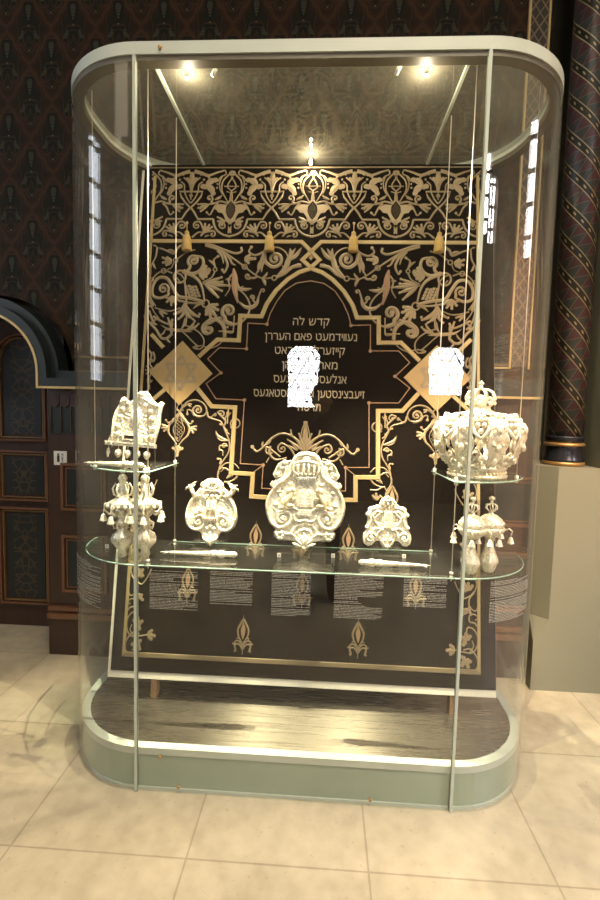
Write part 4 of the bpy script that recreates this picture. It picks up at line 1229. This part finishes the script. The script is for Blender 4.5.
for s_ in (-1, 1):
    x0, x1 = (0, 50) if s_ > 0 else (-50, 0)
    pts = [(x0*K1, (CY-388)*K1), (x1*K1, (CY-388)*K1)] + [((x0+x1)/2*K1+.5*50*K1*math.cos(a), (CY-278)*K1+13*K1*math.sin(a)) for a in np.linspace(0, PI, 8)]
    tb.prism(pts, lambda a, b, h: (a, -h, b), .01, .027)
    for i in range(5): tb.box(min(x0, x1)*K1+.006, max(x0, x1)*K1-.006, -.029, -.026, (CY-300-i*18)*K1, (CY-300-i*18)*K1+.006)
tb.box(-46*K1, 42*K1, -.026, -.01, (CY-448)*K1, (CY-405)*K1)
for i in range(3): tb.box(-40*K1, 36*K1, -.028, -.025, (CY-417-i*12)*K1, (CY-417-i*12)*K1+.004)
tb.build('law_tablet', M['silver'], bs, split=True)
for s_ in (1, -1):
    ln_ = MB()
    def q(x, y, h=-.03): return (s_*(x-300)*K1, h, (CY-y)*K1)
    ln_.tube([q(425, 385), q(415, 350), q(395, 315), q(390, 290)], [.010, .011, .012, .009], 9)
    ln_.ball(q(385, 283, -.034), .0125, 10, 7); ln_.ball(q(372, 287, -.036), .007, 8, 5); ln_.ball(q(400, 292, -.031), .014, 10, 6)
    ln_.tube([q(395, 310), q(375, 312), q(358, 302)], [.007, .005, .005], 7); ln_.tube([q(400, 330), q(378, 338), q(360, 335)], [.006, .005, .005], 7)
    ln_.tube([q(420, 375), q(400, 385), q(385, 378), q(370, 385)], [.008, .007, .005, .005], 7); ln_.tube([q(428, 380), q(430, 398), q(410, 402)], [.008, .006, .005], 7)
    ln_.tube([q(432, 380), q(455, 360), q(448, 330), q(462, 315)], [.005, .004, .004, .007], 7)
    ln_.build('lion', M['gilt'], bs)
sc_ = MB()
tubes2(sc_, [(398, 102), (425, 112), (462, 118), (488, 150), (492, 190), (470, 205), (455, 185), (468, 168)], .006, .018, K1, CX, CY, r1=.004)
tubes2(sc_, [(505, 235), (520, 255), (508, 268)], .007, .012, K1, CX, CY)
tubes2(sc_, [(330, 420), (372, 398), (405, 405), (470, 425), (500, 400)], .005, .022, K1, CX, CY, r1=.003)
tubes2(sc_, [(300, 470), (330, 480), (362, 470), (370, 440)], .005, .022, K1, CX, CY)
tubes2(sc_, [(326, 600), (380, 560), (420, 560), (445, 540)], .005, .02, K1, CX, CY, r1=.004)
for s_ in (1, -1):
    for a in range(6): sc_.ball((s_*(452-300)*K1+.013*math.cos(a*PI/3), -.024, (CY-572)*K1+.013*math.sin(a*PI/3)), .008, 8, 5)
for a in np.linspace(PI*.1, PI*.9, 6): sc_.tube([(0, -.024, (CY-640)*K1), (.04*math.cos(a), -.03, (CY-640)*K1+.04*math.sin(a)), (.055*math.cos(a), -.018, (CY-640)*K1+.055*math.sin(a))], [.004, .007, .004], 7)
sc_.ball((0, -.02, (CY-645)*K1), .012)
sc_.build('scroll_relief', M['silver'], bs, split=True)
stand(.018, .28, SZ, .24, .2, 'low clear acrylic stand under the largest silver torah shield')

# --- left lyre shield
K2 = .000535; C2, B2 = 300, 676
half2 = [(300, 82), (345, 88), (378, 108), (392, 135), (398, 160), (420, 175), (440, 205), (470, 240), (500, 285), (522, 345), (532, 400), (532, 445), (515, 500), (475, 540), (430, 552), (395, 552), (378, 575), (372, 600), (352, 632), (325, 655), (300, 676)]
out2 = [((x-C2)*K2, (B2-y)*K2) for x, y in half2+sym(half2, C2)[::-1][1:-1]]
def L2(p): return [((x-C2)*K2, (B2-y)*K2) for x, y in p]
def h_l(P):
    Pm = P.copy(); Pm[:, 0] = np.abs(Pm[:, 0]); h = .008*np.clip(1-(P[:, 0]/.14)**2, 0, 1)+.0014*chase(P, K2)
    h = np.maximum(h, .005+ridge(Pm, L2([(400, 190), (470, 270), (512, 360), (515, 440), (480, 515), (420, 535), (370, 510), (355, 470), (375, 430)]), 13*K2, .012))
    h = np.maximum(h, .005+ridge(Pm, L2(spiralpts((410, 462), 40, -120, 1.25)), 10*K2, .012)); h = np.maximum(h, spot(Pm, L2([(410, 462)])[0], 15*K2, 15*K2, .022))
    for p in ([(300, 660), (300, 560)], [(300, 650), (340, 580)], [(300, 640), (355, 610)]): h = np.maximum(h, .005+ridge(Pm, L2(p), 12*K2, .012))
    for c in ((300, 130), (340, 150), (300, 240), (345, 240), (400, 370), (430, 390), (420, 240), (300, 500), (330, 520)): h = np.maximum(h, spot(Pm, L2([c])[0], 24*K2, 17*K2, .02))
    return h
ls = thing('torah_shield', 'lyre shaped silver torah shield with two bird heads, left of the largest shield', 'torah shield', (-.423, .29, SZ+.012), (-.16, 0, 0))
relief(out2, L2([(300, 380)])[0], h_l, .004, 180, 50).build('repousse_plate', M['silver'], ls)
t2 = MB()
for x in (285, 322, 345): t2.tube([((x-C2-12)*K2, -.024, (B2-405)*K2), ((x-C2-12)*K2, -.024, (B2-290)*K2)], .006, 8)
t2.box(-60*K2, 55*K2, -.026, -.008, (B2-450)*K2, (B2-415)*K2).box(-50*K2, 50*K2, -.02, -.006, (B2-290)*K2, (B2-275)*K2)
for i in range(6): t2.ball(((250+i*20-C2)*K2, -.027, (B2-432)*K2), .004, 8, 5)
t2.build('ark_column', M['silver'], ls, split=True)
hd = MB()
for s_ in (1, -1):
    Q = lambda x, y, h=-.015: (s_*(x-C2)*K2, h, (B2-y)*K2)
    hd.tube([Q(445, 255), Q(470, 215), Q(485, 185), Q(492, 165)], [.010, .010, .011, .009], 9); hd.ball(Q(492, 168), .014, 10, 7); hd.tube([Q(500, 168), Q(528, 178), Q(535, 195)], [.008, .005, .002], 7)
    hd.tube([Q(488, 160), Q(475, 135), Q(440, 118)], [.006, .004, .001], 6); hd.tube([Q(480, 170), Q(462, 150), Q(452, 142)], [.006, .004, .001], 6)
    hd.tube([Q(505, 158), Q(510, 140)], [.005, .001], 6)
    hd.tube([Q(398, 160), Q(395, 135), Q(388, 118)], [.006, .004, .001], 6)
hd.build('bird_head', M['silver'], ls, split=True)
s2 = MB()
tubes2(s2, [(300, 200), (340, 190), (385, 215), (370, 250), (345, 262)], .005, .018, K2, C2, B2)
tubes2(s2, [(365, 420), (400, 410), (440, 430), (520, 440)], .005, .02, K2, C2, B2, r1=.003)
tubes2(s2, [(300, 118), (330, 122), (352, 142), (335, 170), (300, 178)], .004, .02, K2, C2, B2)
s2.build('scroll_relief', M['silver'], ls, split=True)
stand(-.423, .285, SZ, .17, .13, 'clear acrylic stand under the lyre shaped shield with bird heads')

# --- right small shield
K3 = .000462; C3, B3 = 290, 618
half3 = [(290, 90), (325, 98), (352, 122), (352, 160), (362, 178), (385, 180), (392, 168), (412, 186), (455, 190), (485, 210), (484, 240), (508, 262), (506, 285), (486, 300), (490, 340), (498, 372), (516, 392), (512, 412), (498, 418), (528, 460), (534, 510), (522, 560), (485, 585), (445, 578), (425, 552), (398, 532), (365, 532), (345, 575), (318, 600), (290, 618)]
out3 = [((x-C3)*K3, (B3-y)*K3) for x, y in half3+sym(half3, C3)[::-1][1:-1]]
def L3(p): return [((x-C3)*K3, (B3-y)*K3) for x, y in p]
def h_r(P):
    Pm = P.copy(); Pm[:, 0] = np.abs(Pm[:, 0]); h = .006*np.clip(1-(P[:, 0]/.12)**2, 0, 1)+.0016*chase(P, K3)
    h = np.maximum(h, .004+ridge(Pm, L3([(350, 200), (440, 215), (465, 260), (455, 330), (480, 400)]), 14*K3, .011))
    h = np.maximum(h, .004+ridge(Pm, L3(spiralpts((458, 500), 52, -150, 1.3)), 13*K3, .014)); h = np.maximum(h, spot(Pm, L3([(458, 500)])[0], 17*K3, 17*K3, .022))
    for p in ([(340, 420), (380, 440), (400, 500)], [(370, 260), (420, 320), (380, 380)], [(290, 560), (290, 450)], [(390, 230), (430, 280)]): h = np.maximum(h, .004+ridge(Pm, L3(p), 11*K3, .012))
    for c in ((290, 130), (330, 130), (490, 275), (498, 400), (290, 580), (320, 520), (290, 480)): h = np.maximum(h, spot(Pm, L3([c])[0], 22*K3, 18*K3, .021))
    return h
rs = thing('torah_shield', 'smallest silver torah shield, square with crown top, right of the largest shield', 'torah shield', (.40, .30, SZ+.025), (-.14, 0, .05))
relief(out3, L3([(290, 370)])[0], h_r, .004, 180, 44).build('repousse_plate', M['silver'], rs)
t3 = MB().box(-38*K3, 38*K3, -.022, -.006, (B3-395)*K3, (B3-240)*K3)
for i in range(6): t3.box(-30*K3, -4*K3, -.024, -.02, (B3-262-i*20)*K3, (B3-262-i*20)*K3+.004).box(4*K3, 30*K3, -.024, -.02, (B3-262-i*20)*K3, (B3-262-i*20)*K3+.004)
t3.build('law_tablet', M['silver'], rs, split=True)
t3 = MB(); 
for i in range(5): a = PI*(.1+.2*i); t3.tube([(0+.018*math.cos(a), -.014, (B3-200)*K3), (.04*math.cos(a), -.02, (B3-165)*K3), (.026*math.cos(a), -.014, (B3-115)*K3)], [.004, .0055, .004], 7)
t3.ball((0, -.015, (B3-98)*K3), .009)
tubes2(t3, [(350, 420), (400, 405), (440, 430), (430, 460)], .005, .016, K3, C3, B3)
tubes2(t3, [(345, 250), (400, 240), (440, 275), (420, 315)], .0045, .016, K3, C3, B3)
tubes2(t3, [(290, 600), (320, 570), (350, 520)], .005, .014, K3, C3, B3)
t3.build('scroll_relief', M['silver'], rs, split=True)
stand(.40, .295, SZ, .15, .12, 'clear acrylic stand under the smallest square shield')

# --- pointers
def pointer(loc, rz, L, label, hand=True):
    p = thing('torah_pointer', label, 'torah pointer', loc, (0, 0, rz), 'silver torah pointers on the shelves')
    MB().tube([(-L/2, 0, 0), (-L/2+.02, 0, 0), (-L*.1, 0, 0), (L*.12, 0, 0)], [.004, .0065, .0095, .012], 12).build('tapered_rod', M['silver'], p)
    b = MB(); x = L*.12
    for i, (dx, r) in enumerate(((0, .0135), (.02, .0165), (.038, .013), (.05, .0165), (.07, .0125), (.085, .0145), (.1, .012), (L*.38-.005, .009))): pass
    b.tube([(x, 0, 0), (x+.008, 0, 0), (x+.02, 0, 0), (x+.03, 0, 0), (x+.04, 0, 0), (x+.055, 0, 0), (x+.065, 0, 0), (x+.08, 0, 0), (L/2-.012, 0, 0), (L/2, 0, 0)], [.012, .0155, .0165, .012, .0165, .0165, .012, .0115, .013, .006], 14)
    b.build('knopped_handle', M['silver'], p)
    if hand:
        h = MB().ball((-L/2-.004, 0, 0), .007, 8, 5, (1.5, 1, .8)).tube([(-L/2-.01, 0, .001), (-L/2-.03, 0, .001)], [.0022, .0015], 6)
        for i in range(3): h.tube([(-L/2-.01, .004-.003*i, -.003), (-L/2-.016, .004-.003*i, -.005), (-L/2-.008, .003-.003*i, -.007)], [.0018, .0018, .0014], 6)
        h.tube([(-L/2-.004, -.005, .002), (-L/2-.014, -.007, .003)], [.002, .0015], 6)
        h.build('pointing_hand', M['silver'], p)
    return p
pointer((-.425, .155, SZ+.017), .02, .31, 'silver torah pointer on the shelf below the lyre shaped shield')
pointer((.393, .118, SZ+.017), -.03, .27, 'silver torah pointer on the shelf below the smallest square shield').rotation_euler = (0, 0, -.04+PI)
# --- number tags
for i, (px, py) in enumerate(((279, 557), (404, 558), (333, 557.5), (107, 548))):
    d = RX*((px-300)/FPX) + UX*((450-py)/FPX) + FX; t_ = (SZ-CAMP[2])/d.z; P_ = Vector(CAMP)+d*t_
    tgl = ['small white number tag on the glass shelf left of the largest shield', 'small white number tag on the shelf right of the smallest square shield', 'small white number tag on the shelf right below the largest shield', 'small white number tag on the shelf by the left pair of finials'][i]
    o = thing('number_tag', tgl, 'tag', (P_.x, P_.y, SZ), group='number tags on the long shelf')
    MB().box(-.008, .008, -.002, .002, 0, .017).build('card', M['white'], o); MB().box(-.0015, .0015, -.0028, -.0018, .004, .013).build('numeral', M['greenblack'], o)

# --- bells helper
def bell(mb, x, y, z, s):
    mb.lathe([(.002*s, .014*s), (.006*s, .012*s), (.0085*s, .004*s), (.0125*s, -.008*s), (.0135*s, -.010*s), (.011*s, -.0105*s)], 12, (x, y, z)); mb.ball((x, y, z-.013*s), .003*s, 6, 4); mb.tube([(x, y, z+.013*s), (x, y, z+.03*s)], .0012*s, 5)
# --- left openwork finials
def left_finial(loc, rz, label):
    f = thing('torah_finial', label, 'torah finial', loc, (0, 0, rz), 'openwork finials at the left end')
    MB().lathe([(.016, 0), (.022, .012), (.018, .03), (.03, .045), (.044, .065), (.047, .08), (.04, .1), (.022, .115), (.016, .13), (.024, .14), (.03, .15), (.022, .163), (.015, .175), (.027, .185), (.034, .2), (.03, .215)], 24, wav=lambda a, i: .09*math.sin(8*a) if 3 < i < 8 or i > 11 else 0).build('lower_body', M['silver'], f)
    t = MB().lathe([(.03, .215), (.05, .225), (.056, .235), (.05, .245), (.028, .26), (.018, .285), (.02, .31), (.014, .33), (.02, .345), (.012, .36), (.004, .365)], 24, wav=lambda a, i: .1*math.sin(6*a) if i < 4 else 0)
    t.ball((0, 0, .378), .013); t.ball((0, 0, .395), .006); t.build('upper_tier', M['silver'], f)
    s = MB(); b = MB()
    for k in range(6):
        a = k*PI/3+.3; c_, n_ = math.cos(a), math.sin(a)
        s.tube([(c_*r, n_*r, z) for r, z in ((.03, .20), (.055, .19), (.075, .21), (.072, .235), (.05, .24))], [.005, .005, .0045, .0045, .004], 7)
        s.tube([(c_*r, n_*r, z) for r, z in ((.014, .26), (.035, .275), (.04, .3), (.028, .322), (.018, .31))], [.004, .0045, .0045, .004, .003], 7)
        for q in range(3): s.ball((c_*.05+.012*math.cos(q*2.1), n_*.05+.012*math.sin(q*2.1), .225+.01*(q % 2)), .010, 8, 5)
        bell(b, c_*.078, n_*.078, .175, 1.25)
        s.tube([(c_*r, n_*r, z) for r, z in ((.016, .13), (.036, .125), (.04, .145), (.026, .155))], .0035, 6)
    s.build('scroll_bracket', M['silver'], f, split=True); b.build('bell', M['silver'], f, split=True); return f
lf = left_finial((-.765, .12, SZ), 0, 'left openwork silver torah finial with bells, nearest the left end')
l2 = copy_tree(lf); l2.location = (-.672, .135, SZ); l2.rotation_euler = (0, 0, .5); l2['label'] = 'right one of the two openwork finials under the upper left shelf'
# --- right domed finials
def right_finial(loc, rz, label):
    f = thing('torah_finial', label, 'torah finial', loc, (0, 0, rz), 'domed finials at the right end')
    MB().lathe([(.022, 0), (.028, .012), (.034, .03), (.041, .045), (.04, .055), (.03, .08), (.02, .11), (.017, .14), (.022, .152), (.018, .158)], 24, wav=lambda a, i: .06*math.sin(8*a) if i < 6 else 0).build('flared_stem', M['silver'], f)
    MB().lathe([(.02, .156), (.045, .17), (.06, .19), (.063, .2), (.058, .206)], 28).build('bowl', M['silver'], f)
    d_ = MB().lathe([(.056, .205), (.054, .222), (.045, .242), (.028, .257), (.012, .263), (.008, .27), (.01, .275)], 28, wav=lambda a, i: .07*math.sin(9*a+i) if 0 < i < 4 else 0)
    for k in range(10): a = k*PI/5; d_.ball((.051*math.cos(a), .051*math.sin(a), .222), .010, 8, 5)
    d_.build('pierced_dome', M['silver'], f)
    t = MB()
    for k in range(6): a = k*PI/3; t.tube([(r*math.cos(a), r*math.sin(a), z) for r, z in ((.01, .275), (.026, .288), (.024, .303), (.006, .31))], .003, 6)
    t.ball((0, 0, .318), .007); t.lathe([(.006, .322), (.014, .33), (.012, .338), (.004, .342)], 10); t.build('small_crown', M['silver'], f)
    b = MB(); s = MB()
    for k in range(6):
        a = k*PI/3+.25; c_, n_ = math.cos(a), math.sin(a)
        s.tube([(c_*r, n_*r, z) for r, z in ((.058, .195), (.078, .205), (.09, .195), (.088, .18))], .003, 6); bell(b, c_*.086, n_*.086, .152, 1.15)
    s.build('bell_arm', M['silver'], f, split=True); b.build('bell', M['silver'], f, split=True); return f
rf = right_finial((.715, .095, SZ), 0, 'left domed silver torah finial with hanging bells, under the large crown')
rf.scale = (.93, .93, .93)
r2 = copy_tree(rf); r2.location = (.80, .125, SZ); r2.rotation_euler = (0, 0, .4); r2['label'] = 'rightmost domed finial with bells, beside the curved end of the shelf'

# --- bell hung shield, upper left
K4 = .00085; C4, B4 = 285, 372
# crop (80,370) x5: outline
hp = [(285, 88), (312, 84), (325, 92), (335, 108), (350, 130), (375, 148), (392, 132), (408, 140), (402, 158), (396, 200), (398, 250), (392, 290), (384, 330), (380, 350), (378, 372)]
hl = [(135, 366), (140, 345), (150, 320), (148, 300), (152, 250), (160, 200), (180, 158), (185, 130), (205, 122), (215, 140), (235, 145), (258, 128), (262, 104), (275, 92)]
out4 = [((x-270)*K4, (B4-y)*K4) for x, y in hl[::1]+hp][::-1]
def L4(p): return [((x-270)*K4, (B4-y)*K4) for x, y in p]
def h_u(P):
    h = .006*np.clip(1-(P[:, 0]/.12)**2, 0, 1)+.003*chase(P, K4*.6)
    for s_ in (1, -1):
        mx = lambda p: L4([(270+s_*(x-270), y) for x, y in p])
        h = np.maximum(h, .004+ridge(P, mx([(380, 340), (384, 250), (388, 160)]), 9*K4, .012))
        h = np.maximum(h, .004+ridge(P, mx([(270, 118), (310, 130), (345, 150), (385, 160)]), 9*K4, .012))
        for c in ((360, 280), (350, 230), (340, 190), (315, 160), (360, 320), (330, 330)): h = np.maximum(h, spot(P, mx([c])[0], 15*K4, 12*K4, .02))
    h = np.maximum(h, spot(P, L4([(270, 230)])[0], 32*K4, 55*K4, .02)); h = np.maximum(h, spot(P, L4([(285, 105)])[0], 25*K4, 18*K4, .02))
    return h
us_ = thing('torah_shield', 'rectangular silver torah shield hung with small bells on the upper left shelf', 'torah shield', (-.748, .20, UZ+.095), (-.12, .06, .12))
relief(out4, L4([(270, 230)])[0], h_u, .004, 150, 40).build('repousse_plate', M['silver'], us_)
MB().box(-.118, .098, -.024, .006, -.008, .010).box(-.12, .1, -.028, -.004, .004, .008).build('bottom_rail', M['silver'], us_)
bx_ = MB(); frame(bx_, -.045, .02, .018, .045, .006, -.03, -.004); bx_.build('window_frame', M['silver'], us_)
MB().box(-.04, .015, -.024, -.018, .023, .04).build('name_plate', M['dark'], us_)
for i, x in enumerate((-.105, -.062, -.022, .02, .062)):
    b = MB()
    if i == 0: b.lathe([(.002, .0), (.007, -.012), (.0085, -.025), (.004, -.04), (.001, -.045)], 10, (x, -.01, -.018)); b.tube([(x, -.01, -.006), (x, -.01, -.02)], .0013, 5)
    else:
        b.tube([(x, -.01, -.006), (x, -.01, -.025)], .0013, 5); b.lathe([(.004, 0), (.013, -.006), (.0165, -.016), (.014, -.026), (.008, -.034), (.003, -.04)], 12, (x, -.01, -.022), wav=lambda a, j: .12*math.sin(6*a)); 
    b.build('pendant_bell', M['silver'], us_)
s = thing('acrylic_stand', 'clear acrylic stand holding the bell hung shield on the upper left shelf', 'stand', (-.75, .19, UZ), group='acrylic stands')
MB().box(-.11, .11, -.015, .11, 0, .005).build('foot_plate', M['acryl'], s)
b = MB()
for q_ in (-1, 1): b.tube([(q_*.08, .06, .004), (q_*.08, .045, .22)], .0032, 6).tube([(q_*.09, .045, .088), (q_*.09, -.012, .086)], .0032, 6)
b.build('upright', M['acryl'], s, split=True)
pointer((-.79, .118, UZ+.017), -.12, .25, 'silver torah pointer lying on the upper left corner shelf')

# --- large crown
crn = thing('openwork_crown', 'large openwork silver torah crown on the upper right corner shelf', 'crown', (.764, .225, UZ))
MB().lathe([(.125, 0), (.137, .003), (.138, .012), (.128, .017), (.126, .034), (.134, .039), (.136, .05), (.128, .056)], 56, wav=lambda a, i: .01*math.sin(28*a) if i in (3, 4) else 0).build('base_ring', M['silver'], crn)
bd = MB()
for k_ in range(44): a = 2*PI*k_/44; bd.ball((.129*math.cos(a), .129*math.sin(a), .026), .0062, 8, 5)
bd.build('base_beading', M['gilt'], crn)
prof = cr([(.122, .05), (.15, .08), (.183, .13), (.197, .185), (.19, .235), (.16, .272), (.11, .29), (.06, .296)], 7)
prof = [(float(a), float(b)) for a, b in prof]; npf = len(prof)
for k_ in range(8):
    a0 = 2*PI*k_/8+.12; mb = MB(); nA = 15; vs = []
    for i, (r, z) in enumerate(prof):
        t = i/(npf-1); wd = .13+.11*math.sin(PI*t*1.2)+.03*math.sin(t*22)
        if t > .8: wd = .17+(.27)*(t-.8)/.2
        for j in range(nA):
            q_ = j/(nA-1)*2-1; a = a0+wd*q_
            bump = .010*(1-q_*q_)+.004*math.sin(t*34)*math.cos(q_*7)+(.006 if abs(q_) > .82 else 0)
            vs.append(((r+bump)*math.cos(a), (r+bump)*math.sin(a), z+.3*bump))
    n1 = len(vs); vs += [(x*(1-.004/max(.03, math.hypot(x, y))), y*(1-.004/max(.03, math.hypot(x, y))), z) for x, y, z in vs[:n1]]
    fs = [(i*nA+j, i*nA+j+1, (i+1)*nA+j+1, (i+1)*nA+j) for i in range(npf-1) for j in range(nA-1)]
    fs += [tuple(n1+x for x in f[::-1]) for f in fs]
    for i in range(npf-1): fs += [(i*nA, (i+1)*nA, n1+(i+1)*nA, n1+i*nA), (i*nA+nA-1, n1+i*nA+nA-1, n1+(i+1)*nA+nA-1, (i+1)*nA+nA-1)]
    mb.add(vs, fs, True)
    for (t_, dr) in ((8, .012), (16, .014), (26, .013), (36, .01)):
        r, z = prof[t_]; mb.ball(((r+dr)*math.cos(a0), (r+dr)*math.sin(a0), z), .014, 8, 6, (1, 1, 1.3))
        for da in (-.1, .1): mb.ball(((r+dr*.8)*math.cos(a0+da), (r+dr*.8)*math.sin(a0+da), z+.012), .008, 8, 5)
    mb.build('arched_panel', M['silver'], crn)
    # garlands and scrolls between the panels
    g_ = MB(); a1 = a0+PI/8
    def cpt(t_, da, dr=0.0): r, z = prof[t_]; return ((r+dr)*math.cos(a1+da), (r+dr)*math.sin(a1+da), z)
    g_.tube([cpt(6, -.2), cpt(9, -.12, .004), cpt(13, 0, .004), cpt(9, .12, .004), cpt(6, .2)], .0065, 7)
    g_.tube([cpt(30, -.22), cpt(24, -.12, .006), cpt(21, 0, .008), cpt(24, .12, .006), cpt(30, .22)], .008, 7)
    for t_, da in ((33, 0), (33, -.13), (33, .13), (37, .06), (37, -.06), (29, .07), (29, -.07), (25, 0), (10, 0), (6, .06), (6, -.06), (3, 0)): g_.ball(cpt(t_, da, .006), .0125, 8, 5)
    g_.tube([cpt(21, 0, .006), cpt(17, .02, .004), cpt(15, 0, .004)], [.006, .009, .003], 7)
    g_.build('garland', M['silver'], crn, split=True)
MB().lathe([(.075, .29), (.07, .3), (.06, .305), (.048, .312), (.046, .325), (.052, .328)], 32).build('upper_ring', M['silver'], crn)
t = MB()
for k_ in range(8):
    a = k_*PI/4; t.tube([(r*math.cos(a), r*math.sin(a), z) for r, z in ((.045, .325), (.062, .345), (.068, .368), (.058, .39), (.034, .402), (.008, .404))], [.006, .007, .007, .006, .005, .004], 7)
    for z in (.34, .36): t.ball((.063*math.cos(a+.39), .063*math.sin(a+.39), z), .009, 8, 5)
t.ball((0, 0, .352), .024, 12, 8, (1, 1, 1.2)).ball((0, 0, .413), .010).tube([(0, 0, .42), (0, 0, .44)], .0035, 6).ball((0, 0, .438), .006).ball((-.008, 0, .43), .005).ball((.008, 0, .43), .005)
t.build('small_top_crown', M['silver'], crn)

crn.scale = (.9, .9, .93)
# ------------------------------------------------------------------ photographer seen in the reflection
def person():
    p = thing('person', 'person in dark clothes standing before the case holding a camera', 'person', (.075, -2.16, 0))
    J = [(0, 0, .98, .15), (0, 0, 1.15, .14), (0, 0, 1.38, .165), (0, .0, 1.52, .08), (0, .01, 1.60, .055),
         (-.2, 0, 1.46, .065), (-.27, .08, 1.24, .05), (-.12, .22, 1.48, .04), (.2, 0, 1.46, .065), (.27, .08, 1.24, .05), (.10, .22, 1.48, .04),
         (-.1, 0, .9, .1), (-.12, .02, .5, .07), (-.13, -.01, .08, .05), (-.14, .1, .04, .045), (.1, 0, .9, .1), (.12, .02, .5, .07), (.13, -.01, .08, .05), (.14, .1, .04, .045)]
    E_ = [(0, 1), (1, 2), (2, 3), (3, 4), (2, 5), (5, 6), (6, 7), (2, 8), (8, 9), (9, 10), (0, 11), (11, 12), (12, 13), (13, 14), (0, 15), (15, 16), (16, 17), (17, 18)]
    me = bpy.data.meshes.new('body'); me.from_pydata([j[:3] for j in J], E_, []); o = bpy.data.objects.new('body', me); COL.objects.link(o)
    me.skin_vertices.new() if hasattr(me.skin_vertices, 'new') else None
    md = o.modifiers.new('s', 'SKIN')
    if not me.skin_vertices: pass
    for i, j in enumerate(J):
        try: me.skin_vertices[0].data[i].radius = (j[3], j[3])
        except Exception: pass
    try: me.skin_vertices[0].data[0].use_root = True
    except Exception: pass
    o.modifiers.new('u', 'SUBSURF').levels = 1; me.materials.append(M['cloth']); o.parent = p
    h = MB().ball((0, .03, 1.745), .1, 20, 14, (.8, .95, 1.2)).ball((0, .125, 1.735), .016, 8, 6).ball((-.082, .02, 1.735), .02, 8, 6, (.5, 1, 1.4)).ball((.082, .02, 1.735), .02, 8, 6, (.5, 1, 1.4))
    h.build('head', M['skin'], p)
    MB().ball((0, .005, 1.785), .108, 20, 12, (.88, 1.0, 1.0)).build('hair', M['cloth'], p)
person()

# ------------------------------------------------------------------ lights
def area(name, loc, target, size, power, col, sy=None):
    l = bpy.data.lights.new(name, 'AREA'); l.energy = power; l.color = col; l.size = size
    if sy: l.shape = 'RECTANGLE'; l.size_y = sy
    o = bpy.data.objects.new(name, l); COL.objects.link(o); o.location = loc
    o.rotation_euler = (Vector(target)-Vector(loc)).to_track_quat('-Z', 'Y').to_euler(); return o
def spotl(name, loc, target, power, col, ang=50, r=.006, blend=.6):
    l = bpy.data.lights.new(name, 'SPOT'); l.energy = power; l.color = col; l.spot_size = math.radians(ang); l.shadow_soft_size = r; l.spot_blend = blend
    o = bpy.data.objects.new(name, l); COL.objects.link(o); o.location = loc
    o.rotation_euler = (Vector(target)-Vector(loc)).to_track_quat('-Z', 'Y').to_euler(); return o
WARM = (1, .83, .58)
spotl('case_spot', (-.49, .105, 2.925), (-.72, .2, 1.3), 420, WARM, 40)
spotl('case_spot', (-.372, .10, 2.93), (-.42, .27, 1.1), 300, WARM, 34)
spotl('case_spot', (.348, .10, 2.93), (.36, .28, 1.1), 380, WARM, 34)
spotl('case_spot', (.452, .105, 2.925), (.76, .22, 1.3), 330, WARM, 40)
spotl('case_spot', (-.0, .10, 2.93), (.02, .25, 1.1), 190, WARM, 40)  # no spotlight body at this position; beam aimed at the largest shield
spotl('case_spot', (-.372, .10, 2.93), (.76, .2, 1.15), 230, WARM, 30)  # second beam added at this fitting to brighten the right finials and crown
spotl('case_spot', (.348, .10, 2.93), (-.72, .2, 1.15), 260, WARM, 30)  # crossing beam added at this fitting to brighten the left silver
for x, y in ((-.49, .13), (.452, .13), (-.015, .715)):
    l = bpy.data.lights.new('case_glow', 'POINT'); l.energy = 5.0; l.color = WARM; l.shadow_soft_size = .006
    o = bpy.data.objects.new('case_glow', l); COL.objects.link(o); o.location = (x, y, 2.925)
def set_spread(o, deg): o.data.spread = math.radians(deg)  # narrows the beam of an area light
set_spread(area('fill_overhead', (.8, -2.1, 6.3), (.9, -1.9, 0), 1.6, 150, (1, .86, .64)), 95)  # unseen fill light added above the floor
spotl('daylight_spill', (5.0, -2.6, 3.8), (1.9, -.2, 0), 800, (.94, .93, 1.0), 46, .12, 1.0)
spotl('wall_fill', (3.6, -1.6, 4.2), (5.6, -1.4, 2.0), 700, (1, .62, .40), 120, .05)  # added to warm the unseen right wall, for haze in the curved glass
spotl('panel_fill', (2.3, -1.9, 3.9), (1.0, 1.06, 1.15), 800, (1, .68, .46), 34, .05, .9)  # added light to redden the panelling behind the right curved glass
area('fill_left', (-3.2, -3.0, 5.4), (-2, 1.2, .5), 1.4, 9, (1, .82, .6))  # weak warm fill added on the door side, no fitting

w = bpy.data.worlds.new('world'); scene.world = w; w.use_nodes = True
w.node_tree.nodes['Background'].inputs[0].default_value = (.5, .42, .34, 1); w.node_tree.nodes['Background'].inputs[1].default_value = .05

scene.view_settings.view_transform = 'Standard'; scene.view_settings.look = 'None'; scene.view_settings.gamma = 1
scene.view_settings.use_curve_mapping = False; scene.view_settings.exposure = 0.3
cy = scene.cycles; cy.transparent_max_bounces = 40; cy.max_bounces = 9; cy.glossy_bounces = 5; cy.diffuse_bounces = 4; cy.caustics_reflective = False; cy.caustics_refractive = False
cy.sample_clamp_indirect = 6; cy.use_denoising = True
